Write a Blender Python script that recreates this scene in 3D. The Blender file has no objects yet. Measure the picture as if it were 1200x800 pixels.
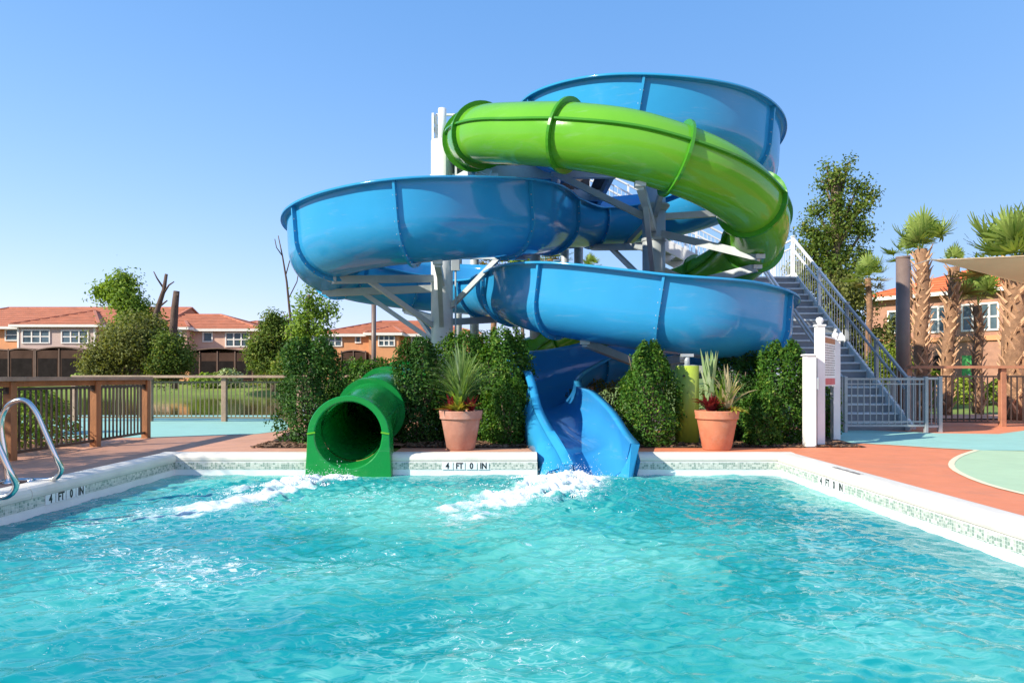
import bpy, math, random
import numpy as np
from mathutils import Vector, Matrix
from math import radians as rad, sin, cos, pi

sc = bpy.context.scene
COL = sc.collection
RNG = np.random.default_rng(7)
random.seed(7)

# ------------------------------------------------------------------ camera
F = 820.0; H = 1.12
cam = bpy.data.cameras.new('camera'); camo = bpy.data.objects.new('camera', cam)
COL.objects.link(camo); camo.location = (0, 0, H); camo.rotation_euler = (rad(90), 0, 0)
cam.sensor_width = 36; cam.lens = F / 1200 * 36; cam.shift_y = 41 / 1200
cam.clip_start = 0.05; cam.clip_end = 4000
sc.camera = camo

# ------------------------------------------------------------------ light
SUN_EL = 32.5
sdir = Vector((-0.866 * cos(rad(SUN_EL)), -0.50 * cos(rad(SUN_EL)), sin(rad(SUN_EL)))).normalized()
w = bpy.data.worlds.new("World"); sc.world = w; w.use_nodes = True
nt = w.node_tree; nt.nodes.clear()
sky = nt.nodes.new('ShaderNodeTexSky'); sky.sky_type = 'NISHITA'; sky.sun_disc = False
sky.sun_elevation = rad(SUN_EL); sky.sun_rotation = -math.atan2(sdir.x, sdir.y)
sky.altitude = 0; sky.air_density = 1.0; sky.dust_density = 0.5; sky.ozone_density = 1.9
bg = nt.nodes.new('ShaderNodeBackground'); bg.inputs[1].default_value = 0.14
wo = nt.nodes.new('ShaderNodeOutputWorld')
tint = nt.nodes.new('ShaderNodeMix'); tint.data_type = 'RGBA'; tint.blend_type = 'MULTIPLY'; tint.inputs[0].default_value = 1
tint.inputs[7].default_value = (.835, 1.45, 2.70, 1); gam = nt.nodes.new('ShaderNodeVectorMath'); gam.operation = 'POWER'; gam.inputs[1].default_value = (.9, .58, .4); nt.links.new(sky.outputs[0], gam.inputs[0]); nt.links.new(gam.outputs[0], tint.inputs[6]); nt.links.new(tint.outputs[2], bg.inputs[0]); nt.links.new(bg.outputs[0], wo.inputs[0])
sl = bpy.data.lights.new('sun', 'SUN'); sl.energy = 5.0; sl.angle = rad(0.5); sl.color = (1, .92, .78)
so = bpy.data.objects.new('sun', sl); COL.objects.link(so); so.location = (0, 0, 30)
so.rotation_euler = sdir.to_track_quat('Z', 'Y').to_euler()
sc.view_settings.view_transform = 'Standard'; sc.view_settings.look = 'None'
sc.view_settings.exposure = 0.62; sc.view_settings.gamma = 1
sc.cycles.max_bounces = 8; sc.cycles.transparent_max_bounces = 8

# ------------------------------------------------------------------ helpers
def W(px, py, D):
    s = F / D
    return Vector(((px - 600) / s, D, H + (441 - py) / s))
def G(px, py, z=0.0):
    D = F * (H - z) / (py - 441)
    return ((px - 600) * D / F, D)

class NT:
    def __init__(s, m):
        m.use_nodes = True; s.t = m.node_tree; s.t.nodes.clear()
        s.out = s.n('OutputMaterial')
    def n(s, typ, **k):
        o = s.t.nodes.new('ShaderNode' + typ)
        for a, b in k.items(): setattr(o, a, b)
        return o
    def l(s, a, b): s.t.links.new(a, b)
    def set(s, sock, v):
        if hasattr(v, 'is_output') or hasattr(v, 'links'): s.l(v, sock)
        else:
            if isinstance(v, (tuple, list)) and len(v) == 3 and sock.type == 'RGBA': v = (*v, 1)
            sock.default_value = v
    def mix(s, f, a, b, blend='MIX'):
        o = s.n('Mix', data_type='RGBA', blend_type=blend)
        s.set(o.inputs[0], f); s.set(o.inputs[6], a); s.set(o.inputs[7], b)
        return o.outputs[2]
    def noise(s, vec, scale, detail=4, rough=.55, dist=0):
        o = s.n('TexNoise'); s.l(vec, o.inputs['Vector'])
        o.inputs['Scale'].default_value = scale; o.inputs['Detail'].default_value = detail
        o.inputs['Roughness'].default_value = rough; o.inputs['Distortion'].default_value = dist
        return o.outputs[0]
    def rng(s, v, a, b, c=0., d=1.):
        o = s.n('MapRange'); s.set(o.inputs[0], v)
        o.inputs[1].default_value = a; o.inputs[2].default_value = b
        o.inputs[3].default_value = c; o.inputs[4].default_value = d
        return o.outputs[0]
    def math(s, op, a, b=0.0):
        o = s.n('Math', operation=op); s.set(o.inputs[0], a); s.set(o.inputs[1], b)
        return o.outputs[0]
    def pos(s, scale=None, rot=None, obj=False):
        g = s.n('TexCoord').outputs['Object'] if obj else s.n('NewGeometry').outputs['Position']
        if scale or rot:
            m = s.n('Mapping'); s.l(g, m.inputs[0])
            if scale: m.inputs['Scale'].default_value = scale
            if rot: m.inputs['Rotation'].default_value = rot
            g = m.outputs[0]
        return g

def pm(name, col, rough=.5, var=.15, scale=3., bump=0., bscale=80., metal=0., coat=0., spec=.5,
       col2=None, stretch=None, stain=None, stain_amt=0.):
    """general procedural material: base colour with noise variation, optional stain, bump and gloss wobble"""
    m = bpy.data.materials.new(name); t = NT(m)
    p = t.pos(stretch)
    n1 = t.noise(p, scale, 5, .6)
    c1 = tuple(c * (1 - var) for c in col)
    c2 = col2 if col2 else tuple(min(1, c * (1 + var)) for c in col)
    c = t.mix(t.rng(n1, .3, .7), c1, c2)
    if stain:
        n3 = t.noise(p, scale * .45 + .3, 6, .7)
        c = t.mix(t.rng(n3, .5, .75, 0, stain_amt), c, stain)
    b = t.n('BsdfPrincipled'); t.l(c, b.inputs['Base Color'])
    b.inputs['Metallic'].default_value = metal; b.inputs['Specular IOR Level'].default_value = spec
    if coat: b.inputs['Coat Weight'].default_value = coat; b.inputs['Coat Roughness'].default_value = .04
    n2 = t.noise(p, scale * 2.3, 3)
    t.l(t.rng(n2, .2, .8, max(0.02, rough * .75), min(1, rough * 1.25)), b.inputs['Roughness'])
    if bump:
        bp = t.n('Bump'); bp.inputs['Strength'].default_value = bump; bp.inputs['Distance'].default_value = .02
        t.l(t.noise(p, bscale, 4, .65), bp.inputs['Height']); t.l(bp.outputs[0], b.inputs['Normal'])
    t.l(b.outputs[0], t.out.inputs[0])
    return m

def leafmat(name, c1, c2, trans=.3, gloss=.35, c3=None):
    m = bpy.data.materials.new(name); t = NT(m)
    g = t.n('NewGeometry'); r = g.outputs['Random Per Island']
    c = t.mix(r, c1, c2)
    if c3:
        c = t.mix(t.rng(t.math('FRACT', t.math('MULTIPLY', r, 17.3)), .86, .95), c, c3)
    n = t.noise(g.outputs['Position'], 1.7, 3)
    c = t.mix(t.rng(n, .3, .7, 0, .45), c, t.mix(1.0, c, (.55, .6, .5), 'MULTIPLY'))
    b = t.n('BsdfPrincipled'); t.l(c, b.inputs['Base Color']); b.inputs['Roughness'].default_value = gloss + .18
    b.inputs['Specular IOR Level'].default_value = .18
    tr = t.n('BsdfTranslucent'); t.l(t.mix(1., c, (1.3, 1.25, .5), 'MULTIPLY'), tr.inputs[0])
    mx = t.n('MixShader'); mx.inputs[0].default_value = trans
    t.l(b.outputs[0], mx.inputs[1]); t.l(tr.outputs[0], mx.inputs[2]); t.l(mx.outputs[0], t.out.inputs[0])
    return m

ORG = {}
def org(o): return ORG.get(o.name, Vector((0, 0, 0)))
def tag(o, label=None, cat=None, group=None, kind=None):
    if label: o['label'] = label
    if cat: o['category'] = cat
    if group: o['group'] = group
    if kind: o['kind'] = kind
    return o
def thing(name, label, cat, loc=(0, 0, 0), rz=0., group=None):
    o = bpy.data.objects.new(name, None); COL.objects.link(o)
    o.empty_display_size = .2
    o.location = loc; o.rotation_euler = (0, 0, rz)
    tag(o, label, cat, group)
    ORG[o.name] = Vector(loc) if rz == 0 else Vector((0, 0, 0))
    return o
def link(name, me, parent=None, loc=(0, 0, 0), rot=None, scale=None):
    o = bpy.data.objects.new(name, me); COL.objects.link(o)
    o.location = loc
    if rot is not None: o.rotation_euler = rot
    if scale is not None: o.scale = scale
    if parent: o.parent = parent
    ORG[o.name] = org(parent) if parent else Vector((0, 0, 0))
    return o
def mesh_np(name, V, Fc, mats, smooth=False, midx=None):
    me = bpy.data.meshes.new(name)
    V = np.asarray(V, dtype=np.float32)
    if isinstance(Fc, np.ndarray):
        k = Fc.shape[1]; n = Fc.shape[0]
        me.vertices.add(len(V)); me.vertices.foreach_set('co', V.ravel())
        me.loops.add(n * k); me.loops.foreach_set('vertex_index', Fc.astype(np.int32).ravel())
        me.polygons.add(n)
        me.polygons.foreach_set('loop_start', np.arange(0, n * k, k, dtype=np.int32))
        me.polygons.foreach_set('loop_total', np.full(n, k, dtype=np.int32))
    else:
        me.from_pydata([tuple(map(float, v)) for v in V], [], [tuple(int(i) for i in f) for f in Fc])
    for m in (mats if isinstance(mats, (list, tuple)) else [mats]): me.materials.append(m)
    if midx is not None: me.polygons.foreach_set('material_index', np.asarray(midx, dtype=np.int32))
    if smooth: me.polygons.foreach_set('use_smooth', np.ones(len(me.polygons), dtype=bool))
    me.update(calc_edges=True); me.validate()
    return me

class MB:
    """collects geometry (world coordinates, or local ones when its thing is turned) and links it as one mesh"""
    def __init__(s): s.v = []; s.f = []; s.sm = []
    def add(s, vs, fs, smooth=False):
        b = len(s.v); s.v += [Vector(v) for v in vs]
        for f in fs: s.f.append([b + i for i in f]); s.sm.append(smooth)
        return s
    def box(s, x0, x1, y0, y1, z0, z1):
        v = [(x0,y0,z0),(x1,y0,z0),(x1,y1,z0),(x0,y1,z0),(x0,y0,z1),(x1,y0,z1),(x1,y1,z1),(x0,y1,z1)]
        return s.add(v, [(3,2,1,0),(4,5,6,7),(0,1,5,4),(1,2,6,5),(2,3,7,6),(3,0,4,7)])
    def bbox(s, x0, x1, y0, y1, z0, z1, c=.01):
        """box with chamfered vertical and top edges"""
        def ring(d, z): return [(x0+d,y0,z),(x1-d,y0,z),(x1,y0+d,z),(x1,y1-d,z),(x1-d,y1,z),(x0+d,y1,z),(x0,y1-d,z),(x0,y0+d,z)]
        r = [ring(c, z0), ring(c, z1 - c)]
        top = [(x0+c*1.5,y0+c,z1),(x1-c*1.5,y0+c,z1),(x1-c,y0+c*1.5,z1),(x1-c,y1-c*1.5,z1),(x1-c*1.5,y1-c,z1),(x0+c*1.5,y1-c,z1),(x0+c,y1-c*1.5,z1),(x0+c,y0+c*1.5,z1)]
        r.append(top); v = sum(r, []); f = [list(range(7, -1, -1)), list(range(16, 24))]
        for a in (0, 8):
            for i in range(8): j = (i+1) % 8; f.append((a+i, a+j, a+8+j, a+8+i))
        return s.add(v, f)
    def bar(s, p, q, w, h, up=(0, 0, 1)):
        p = Vector(p); q = Vector(q); d = (q - p)
        if d.length < 1e-6: return s
        d.normalize(); u = Vector(up)
        if abs(d.dot(u)) > .98: u = Vector((0, 1, 0))
        a = d.cross(u).normalized(); u = a.cross(d).normalized()
        c = [a*w/2*i + u*h/2*j for i, j in ((-1,-1),(1,-1),(1,1),(-1,1))]
        return s.add([p+x for x in c] + [q+x for x in c], [(3,2,1,0),(4,5,6,7),(0,1,5,4),(1,2,6,5),(2,3,7,6),(3,0,4,7)])
    def tube(s, pts, r, n=10, cap=True, smooth=True):
        pts = [Vector(p) for p in pts]; rs = r if isinstance(r, (list, tuple)) else [r]*len(pts)
        up = Vector((0, 0, 1)); T0 = (pts[1]-pts[0]).normalized()
        if abs(T0.dot(up)) > .95: up = Vector((1, 0, 0))
        a = T0.cross(up).normalized(); vs = []
        for i, p in enumerate(pts):
            T = (pts[min(i+1, len(pts)-1)] - pts[max(i-1, 0)]).normalized()
            a = (a - T*a.dot(T)).normalized(); b = T.cross(a)
            vs += [p + (a*cos(2*pi*k/n) + b*sin(2*pi*k/n))*rs[i] for k in range(n)]
        fs = []
        for i in range(len(pts)-1):
            for k in range(n): j = (k+1) % n; fs.append((i*n+k, i*n+j, (i+1)*n+j, (i+1)*n+k))
        b0 = len(s.v); s.add(vs, fs, smooth)
        if cap: s.f.append([b0+k for k in range(n-1, -1, -1)]); s.sm.append(False); s.f.append([b0+(len(pts)-1)*n+k for k in range(n)]); s.sm.append(False)
        return s
    def lathe(s, prof, c=(0, 0, 0), n=32, smooth=True):
        c = Vector(c); vs = []; fs = []
        for r, z in prof: vs += [c + Vector((r*cos(2*pi*k/n), r*sin(2*pi*k/n), z)) for k in range(n)]
        for i in range(len(prof)-1):
            for k in range(n): j = (k+1) % n; fs.append((i*n+k, i*n+j, (i+1)*n+j, (i+1)*n+k))
        return s.add(vs, fs, smooth)
    def loft(s, rings, closed=True, smooth=True):
        n = len(rings[0]); vs = sum([list(r) for r in rings], []); fs = []
        for i in range(len(rings)-1):
            for k in range(n if closed else n-1): j = (k+1) % n; fs.append((i*n+k, i*n+j, (i+1)*n+j, (i+1)*n+k))
        return s.add(vs, fs, smooth)
    def mesh(s, name, mats, o=Vector((0, 0, 0)), autos=None):
        me = bpy.data.meshes.new(name)
        me.from_pydata([tuple(v - o) for v in s.v], [], s.f)
        for m in (mats if isinstance(mats, (list, tuple)) else [mats]): me.materials.append(m)
        me.polygons.foreach_set('use_smooth', s.sm); me.update()
        return me
    def build(s, name, mats, parent=None, loc=None):
        """world vertices; parent given: stored relative to the parent's base, else relative to loc"""
        o = org(parent) if parent else Vector(loc if loc is not None else (0, 0, 0))
        me = s.mesh(name, mats, o)
        ob = link(name, me, parent, (0, 0, 0) if parent else o)
        ORG[ob.name] = o
        return ob

def dup(root, loc, rz=0., label=None, group=None, scale=None):
    r = root.copy(); COL.objects.link(r); r.location = loc; r.rotation_euler = (0, 0, rz)
    if scale: r.scale = (scale,)*3
    if label: r['label'] = label
    if group: r['group'] = group
    for ch in list(root.children):
        c = ch.copy(); COL.objects.link(c); c.parent = r
        for g in list(ch.children):
            d = g.copy(); COL.objects.link(d); d.parent = c
    return r

def spline(P, step=.08):
    """Catmull-Rom through rows of numbers; the first three are x, y, z"""
    P = np.array(P, float); out = []
    E = np.vstack([2*P[0]-P[1], P, 2*P[-1]-P[-2]])
    for i in range(1, len(E)-2):
        p0, p1, p2, p3 = E[i-1], E[i], E[i+1], E[i+2]
        n = max(2, int(np.linalg.norm(p2[:3]-p1[:3])/step*1.0))
        for t in np.linspace(0, 1, n, endpoint=False):
            out.append(.5*((2*p1) + (-p0+p2)*t + (2*p0-5*p1+4*p2-p3)*t*t + (-p0+3*p1-3*p2+p3)*t**3))
    out.append(P[-1]); return np.array(out)

# ------------------------------------------------------------------ materials
def fibreglass(name, col, col2, rough=.12):
    m = bpy.data.materials.new(name); t = NT(m); p = t.pos()
    c = t.mix(t.rng(t.noise(p, .7, 4, .6), .3, .7), col, col2)
    streak = t.noise(t.pos((1.2, 1.2, 9)), 1.2, 5, .7)
    c = t.mix(t.rng(streak, .58, .85, 0, .24), c, (.50, .58, .58))
    c = t.mix(t.rng(t.noise(t.pos((6, 6, .8)), 1.6, 6, .75), .62, .82, 0, .10), c, (.12, .14, .13))
    b = t.n('BsdfPrincipled'); t.l(c, b.inputs['Base Color'])
    t.l(t.rng(t.noise(p, 5, 4), .3, .8, rough*.6, rough*1.9), b.inputs['Roughness'])
    b.inputs['Coat Weight'].default_value = .2; b.inputs['Coat Roughness'].default_value = .04; b.inputs['Specular IOR Level'].default_value = .4
    bp = t.n('Bump'); bp.inputs['Strength'].default_value = .25; bp.inputs['Distance'].default_value = .02
    t.l(t.noise(p, 2.6, 3, .5), bp.inputs['Height']); t.l(bp.outputs[0], b.inputs['Normal'])
    t.l(bp.outputs[0], b.inputs['Coat Normal'])
    tr = t.n('BsdfTranslucent'); t.l(c, tr.inputs[0]); mx = t.n('MixShader'); mx.inputs[0].default_value = .26
    t.l(b.outputs[0], mx.inputs[1]); t.l(tr.outputs[0], mx.inputs[2]); t.l(mx.outputs[0], t.out.inputs[0])
    return m
M = {}
M['blue'] = fibreglass('blue_fibreglass', (.034, .335, .63), (.042, .375, .69))
M['blue_in'] = fibreglass('blue_fibreglass_inside', (.038, .31, .66), (.046, .345, .72), .1)
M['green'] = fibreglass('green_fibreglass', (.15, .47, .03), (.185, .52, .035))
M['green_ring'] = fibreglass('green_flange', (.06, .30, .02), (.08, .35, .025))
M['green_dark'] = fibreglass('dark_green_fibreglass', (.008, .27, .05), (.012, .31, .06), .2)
M['steel'] = pm('galvanised_steel', (.42, .46, .47), .45, .12, 6, .05, 60, .25, stain=(.25, .26, .25), stain_amt=.5)
M['white_steel'] = pm('white_painted_steel', (.70, .71, .70), .4, .05, 5, stain=(.4, .38, .34), stain_amt=.35)
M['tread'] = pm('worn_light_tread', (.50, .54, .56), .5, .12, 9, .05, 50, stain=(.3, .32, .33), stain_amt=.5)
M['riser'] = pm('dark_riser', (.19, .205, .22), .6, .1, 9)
M['stair'] = pm('grey_stair_paint', (.33, .35, .36), .45, .1, 7, .05, 50, .15, stain=(.15, .17, .18), stain_amt=.5)
M['chrome'] = pm('polished_steel', (.62, .62, .60), .16, .05, 5, 0, 1, 1.)
M['lime_post'] = pm('lime_green_paint', (.33, .42, .045), .45, .1, 3, .1, 30, stain=(.2, .25, .05), stain_amt=.4)
M['terracotta'] = pm('terracotta', (.50, .175, .09), .8, .12, 7, .25, 90, stain=(.50, .32, .24), stain_amt=.5)
M['terracotta_pale'] = pm('weathered_terracotta', (.42, .19, .13), .85, .14, 7, .25, 90, stain=(.5, .36, .30), stain_amt=.6)
M['soil'] = pm('soil', (.05, .03, .02), .95, .3, 20, .6, 60)
M['wood'] = pm('stained_wood', (.33, .135, .05), .6, .25, 5, .35, 40, stretch=(1, 1, .25), stain=(.12, .06, .03), stain_amt=.5)
M['wood_cap'] = pm('weathered_wood_rail', (.34, .23, .16), .7, .2, 5, .35, 40, stain=(.18, .12, .08), stain_amt=.5)
M['wood_red'] = pm('reddish_wood_rail', (.36, .15, .08), .6, .2, 5, .3, 40)
M['bronze'] = pm('dark_bronze_metal', (.06, .04, .032), .4, .2, 5, 0, 1, .3)
M['bronze_pole'] = pm('brown_painted_pole', (.17, .12, .10), .5, .15, 3, .05, 40)
M['vinyl'] = pm('white_vinyl', (.78, .77, .76), .45, .04, 4, stain=(.55, .52, .5), stain_amt=.3)
M['sail'] = pm('beige_sail_fabric', (.78, .60, .40), .85, .06, 2, .2, 200)
M['black'] = pm('black_print', (.012, .012, .014), .4, .1)
M['red'] = pm('red_print', (.55, .07, .07), .5, .1)
M['grey_print'] = pm('grey_print', (.16, .15, .15), .5, .1)
M['tile_white'] = pm('white_glazed_tile', (.72, .73, .72), .2, .04, 8, coat=.3)
M['plaster'] = pm('pool_plaster', (.72, .74, .72), .55, .08, 2, .12, 60, stain=(.5, .58, .56), stain_amt=.5)
M['coping'] = pm('cast_coping', (.67, .63, .55), .6, .09, 3, .25, 90, stain=(.55, .52, .47), stain_amt=.55)
M['mulch'] = pm('bark_mulch', (.06, .035, .022), .95, .5, 30, .9, 50)
M['pvc'] = pm('white_pvc_pipe', (.66, .67, .66), .35, .05)
M['plank'] = pm('dark_deck_plank', (.10, .075, .06), .7, .3, 6, .3, 40)
M['roof'] = pm('clay_roof_tile', (.44, .16, .09), .8, .18, 1.5, .3, 12, stain=(.36, .15, .10), stain_amt=.5)
M['roof_red'] = pm('orange_clay_roof', (.62, .15, .055), .8, .14, 1.5, .3, 12)
M['wall_orange'] = pm('orange_stucco', (.60, .27, .12), .9, .08, 2, .15, 30)
M['wall_greige'] = pm('greige_siding', (.47, .35, .30), .85, .06, 2, .1, 30)
M['wall_pink'] = pm('pinkish_tan_stucco', (.56, .35, .26), .9, .07, 2, .15, 30)
M['wall_brick'] = pm('brown_stucco', (.36, .185, .12), .9, .15, 4, .3, 20)
M['trim'] = pm('cream_trim', (.72, .68, .62), .6, .05)
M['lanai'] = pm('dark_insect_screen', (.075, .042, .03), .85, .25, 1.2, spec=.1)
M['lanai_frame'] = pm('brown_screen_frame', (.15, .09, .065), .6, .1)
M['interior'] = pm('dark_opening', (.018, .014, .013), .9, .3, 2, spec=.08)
M['door_green'] = pm('green_door_paint', (.06, .33, .07), .45, .08)
M['bark'] = pm('grey_brown_bark', (.16, .115, .08), .9, .35, 8, .8, 25, stretch=(1, 1, .3))
M['bark_dark'] = pm('dead_dark_bark', (.09, .055, .04), .9, .35, 8, .8, 25, stretch=(1, 1, .3))
M['palm_bark'] = pm('palm_trunk_fibre', (.24, .13, .07), .95, .3, 9, .9, 30)
M['boot'] = pm('palm_boot', (.50, .29, .16), .85, .22, 7, .4, 40)
def glassmat():
    m = bpy.data.materials.new('window_glass'); t = NT(m)
    c = t.mix(t.rng(t.noise(t.pos(), .9, 3), .3, .7), (.03, .05, .06), (.10, .15, .18))
    b = t.n('BsdfPrincipled'); t.l(c, b.inputs['Base Color']); b.inputs['Roughness'].default_value = .06
    b.inputs['Specular IOR Level'].default_value = .4
    t.l(b.outputs[0], t.out.inputs[0]); return m
M['glass'] = glassmat()
M['hedge'] = leafmat('hedge_leaf', (.035, .11, .014), (.085, .20, .024), .3, .35, (.22, .32, .05))
M['hedge_dark'] = leafmat('dark_hedge_leaf', (.024, .075, .014), (.05, .14, .022), .25, .35, (.12, .22, .04))
M['leaf_light'] = leafmat('light_leaf', (.15, .27, .035), (.30, .42, .07), .4, .4)
M['leaf_tree'] = leafmat('tree_leaf', (.08, .145, .026), (.19, .27, .05), .4, .45, (.32, .33, .08))
M['leaf_brown'] = leafmat('olive_leaf', (.13, .165, .045), (.26, .27, .085), .35, .5)
M['leaf_yellow'] = leafmat('yellow_green_leaf', (.20, .30, .03), (.36, .42, .06), .35, .4)
M['leaf_red'] = leafmat('burgundy_leaf', (.16, .018, .02), (.32, .03, .04), .25, .35)
M['leaf_varieg'] = leafmat('variegated_leaf', (.16, .28, .09), (.50, .55, .33), .25, .4)
M['blade'] = leafmat('grass_blade', (.13, .24, .06), (.28, .38, .13), .3, .4)
M['croton'] = leafmat('yellow_croton_leaf', (.45, .34, .05), (.30, .34, .05), .3, .4, (.5, .12, .04))
M['plume'] = leafmat('straw_plume', (.55, .42, .25), (.70, .58, .38), .3, .6)
M['palm_leaf'] = leafmat('palm_frond_leaf', (.20, .30, .06), (.36, .44, .12), .35, .4)
M['palm_dry'] = leafmat('dry_palm_frond', (.26, .19, .07), (.36, .30, .12), .25, .6)

def groundmat(name, c1, c2, sc_=.8, rough=.9, bump=.3):
    return pm(name, c1, rough, .0, sc_, bump, 25, col2=c2)
M['grass'] = groundmat('mown_grass', (.10, .16, .025), (.20, .26, .04), .5)
M['deck_orange'] = pm('terracotta_deck_coating', (.66, .215, .10), .7, .08, 2.5, .25, 120, stain=(.46, .20, .12), stain_amt=.5, stretch=(1, 1, 1))
M['deck_tan'] = pm('tan_deck_coating', (.58, .29, .18), .75, .1, 2.5, .25, 120, stain=(.36, .19, .13), stain_amt=.5)
M['deck_teal'] = pm('pale_teal_deck_coating', (.28, .52, .455), .7, .06, 2, .2, 120)
M['deck_mint'] = pm('mint_deck_coating', (.40, .55, .35), .7, .05, 2, .2, 120)
M['deck_cream'] = pm('cream_deck_line', (.72, .66, .45), .7, .05, 2, .2, 120)
# ------------------------------------------------------------------ blue open flume
def frames(P):
    T = np.gradient(P[:, :3], axis=0); T /= np.linalg.norm(T, axis=1)[:, None]
    S = np.cross(T, (0, 0, 1)); S /= np.linalg.norm(S, axis=1)[:, None]
    U = np.cross(S, T)
    return T, S, U
def flume_profile(R, Rv, HL, HR, off=0.):
    """inner outline from left rim to right rim, (sideways, up); off pushes it outward"""
    pts = []; R += off; Rv += off
    for h in np.linspace(1, 0, 6)[:-1]: pts.append((-(R + .05*max(HL, 0)*h), HL*h))
    for a in np.linspace(0, pi, 23): pts.append((-R*cos(a), -Rv*sin(a)))
    for h in np.linspace(0, 1, 6)[1:]: pts.append(((R + .05*max(HR, 0)*h), HR*h))
    return pts
def flume_ring(p, S, U, R, Rv, HL, HR, th=.02):
    inn = flume_profile(R, Rv, HL, HR); out = flume_profile(R, Rv, HL-.035, HR-.035, th)
    (lx, lz), (rx, rz) = inn[0], inn[-1]
    lipL = [(lx-.13, lz-.005), (lx-.135, lz-.045), (lx-.12, lz-.05), (lx-.115, lz-.025), (lx-th-.002, lz-.025)]
    lipR = [(rx+th+.002, rz-.025), (rx+.115, rz-.025), (rx+.12, rz-.05), (rx+.135, rz-.045), (rx+.13, rz-.005)][::-1]
    prof = inn + lipR + out[::-1] + lipL[::-1]
    return [Vector(p + S*a + U*b) for a, b in prof], len(inn)
def build_flume(parent, P, cuts, mo, mi):
    T, S, U = frames(P)
    L = np.concatenate([[0], np.cumsum(np.linalg.norm(np.diff(P[:, :3], axis=0), axis=1))])
    idx = [int(np.argmin(abs(L-c))) for c in cuts]; idx = [0] + idx + [len(P)-1]
    for a, b in zip(idx[:-1], idx[1:]):
        mb = MB(); rings = []
        for i in range(a, b+1):
            r, ni = flume_ring(P[i, :3], S[i], U[i], *P[i, 3:7]); rings.append(r)
        mb.loft(rings)
        n = len(rings[0])
        for e, rv in ((0, False), (len(rings)-1, True)):   # close the ends of the thin shell
            for k in range(ni-1):
                q = [e*n+k, e*n+k+1, e*n+(n-1)-(k+5)-1 if False else e*n+k, e*n+k]
        ob = mb.build('flume_section', [mo, mi], parent)
        me = ob.data; m_i = np.zeros(len(me.polygons), dtype=np.int32)
        for r_ in range(len(rings)-1):
            for k in range(ni-1): m_i[r_*n+k] = 1
        me.polygons.foreach_set('material_index', m_i)
    for i in idx[1:-1]:                                     # bolted joint flange round the outside
        R, Rv, HL, HR = P[i, 3:7]; rings = []
        o1 = flume_profile(R, Rv, HL-.03, HR-.03, .015); o2 = flume_profile(R, Rv, HL-.03, HR-.03, .10)
        p = P[i, :3]; mb = MB(); q = [[], [], [], []]
        for d, prof, k in ((-.022, o1, 0), (-.022, o2, 1), (.022, o2, 2), (.022, o1, 3)):
            q[k] = [Vector(p + T[i]*d + S[i]*a + U[i]*b) for a, b in prof]
        mb.loft([list(x) for x in zip(*q)], closed=True, smooth=False)
        fl = mb.build('joint_flange', mo, parent)
        mb = MB()                                            # bolts round the flange
        for j in range(2, len(o2)-1, 2):
            a, b = o2[j]; c = .965; pc = Vector(p + S[i]*a*c + U[i]*b*c)
            mb.tube([pc - Vector(T[i])*.035, pc + Vector(T[i])*.035], .011, 5)
        mb.build('bolt', M['steel'], fl)['kind'] = 'stuff'

R0 = .68
def circ(cx, cy, rx, ry, a0, a1, n, z0, z1, HL, HR, R=R0, Rv=R0):
    out = []
    for i in range(n):
        t = i/(n-1); a = rad(a0+(a1-a0)*t)
        out.append((cx+rx*cos(a), cy+ry*sin(a), z0+(z1-z0)*t, R, Rv, HL, HR))
    return out
HI = .70; LO = .06
path = [(1.05, 17.5, 6.62, R0, R0, .35, .35), (.95, 16.3, 6.45, R0, R0, .2, .5)]
path += circ(2.85, 15.0, 1.92, 2.2, 180, 270, 4, 6.2, 5.66, LO, .62)
path += circ(2.85, 15.0, 1.96, 2.2, 300, 450, 6, 5.56, 5.10, LO, .64)
path += [(1.65, 16.75, 4.92, R0, R0, .12, .5), (.78, 15.35, 4.55, R0, R0, .38, .38), (.1, 13.85, 4.22, R0, R0, .62, .15)]
path += circ(-1.35, 15.0, 2.62, 2.3, -90, -270, 7, 3.92, 3.38, .62, LO)
path += [(-.35, 16.35, 3.2, R0, R0, .5, .15), (.15, 14.9, 2.92, R0, R0, .35, .4), (.85, 13.35, 2.6, R0, R0, .12, .62)]
path += circ(2.88, 14.5, 2.0, 2.2, -90, 90, 7, 2.20, 1.62, LO, .60)
path += [(1.55, 16.2, 1.42, R0, R0, LO, .38), (.72, 14.7, 1.14, .66, .66, .02, .48), (.64, 13.3, .92, .57, .56, .03, .46), (.83, 12.2, .74, .49, .50, .13, .46),
         (.99, 11.2, .52, .52, .44, .09, .12), (1.12, 10.4, .30, .49, .34, .04, .0), (1.19, 10.0, .07, .42, .30, .20, .0), (1.22, 9.72, -.09, .37, .28, .34, .0)]
# travel: the first entry of each height pair is the LEFT rim of the rider
Pb = spline(path, .09)
slide = thing('water_slide', 'tall open blue spiral water slide winding round the grey columns into the pool', 'water slide', (1.0, 12.3, 0))
Lb = np.sum(np.linalg.norm(np.diff(Pb[:, :3], axis=0), axis=1))
cuts = list(np.arange(1.3, Lb-2.6, 2.02)) + [Lb-1.95]
build_flume(slide, Pb, cuts, M['blue'], M['blue_in'])
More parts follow.
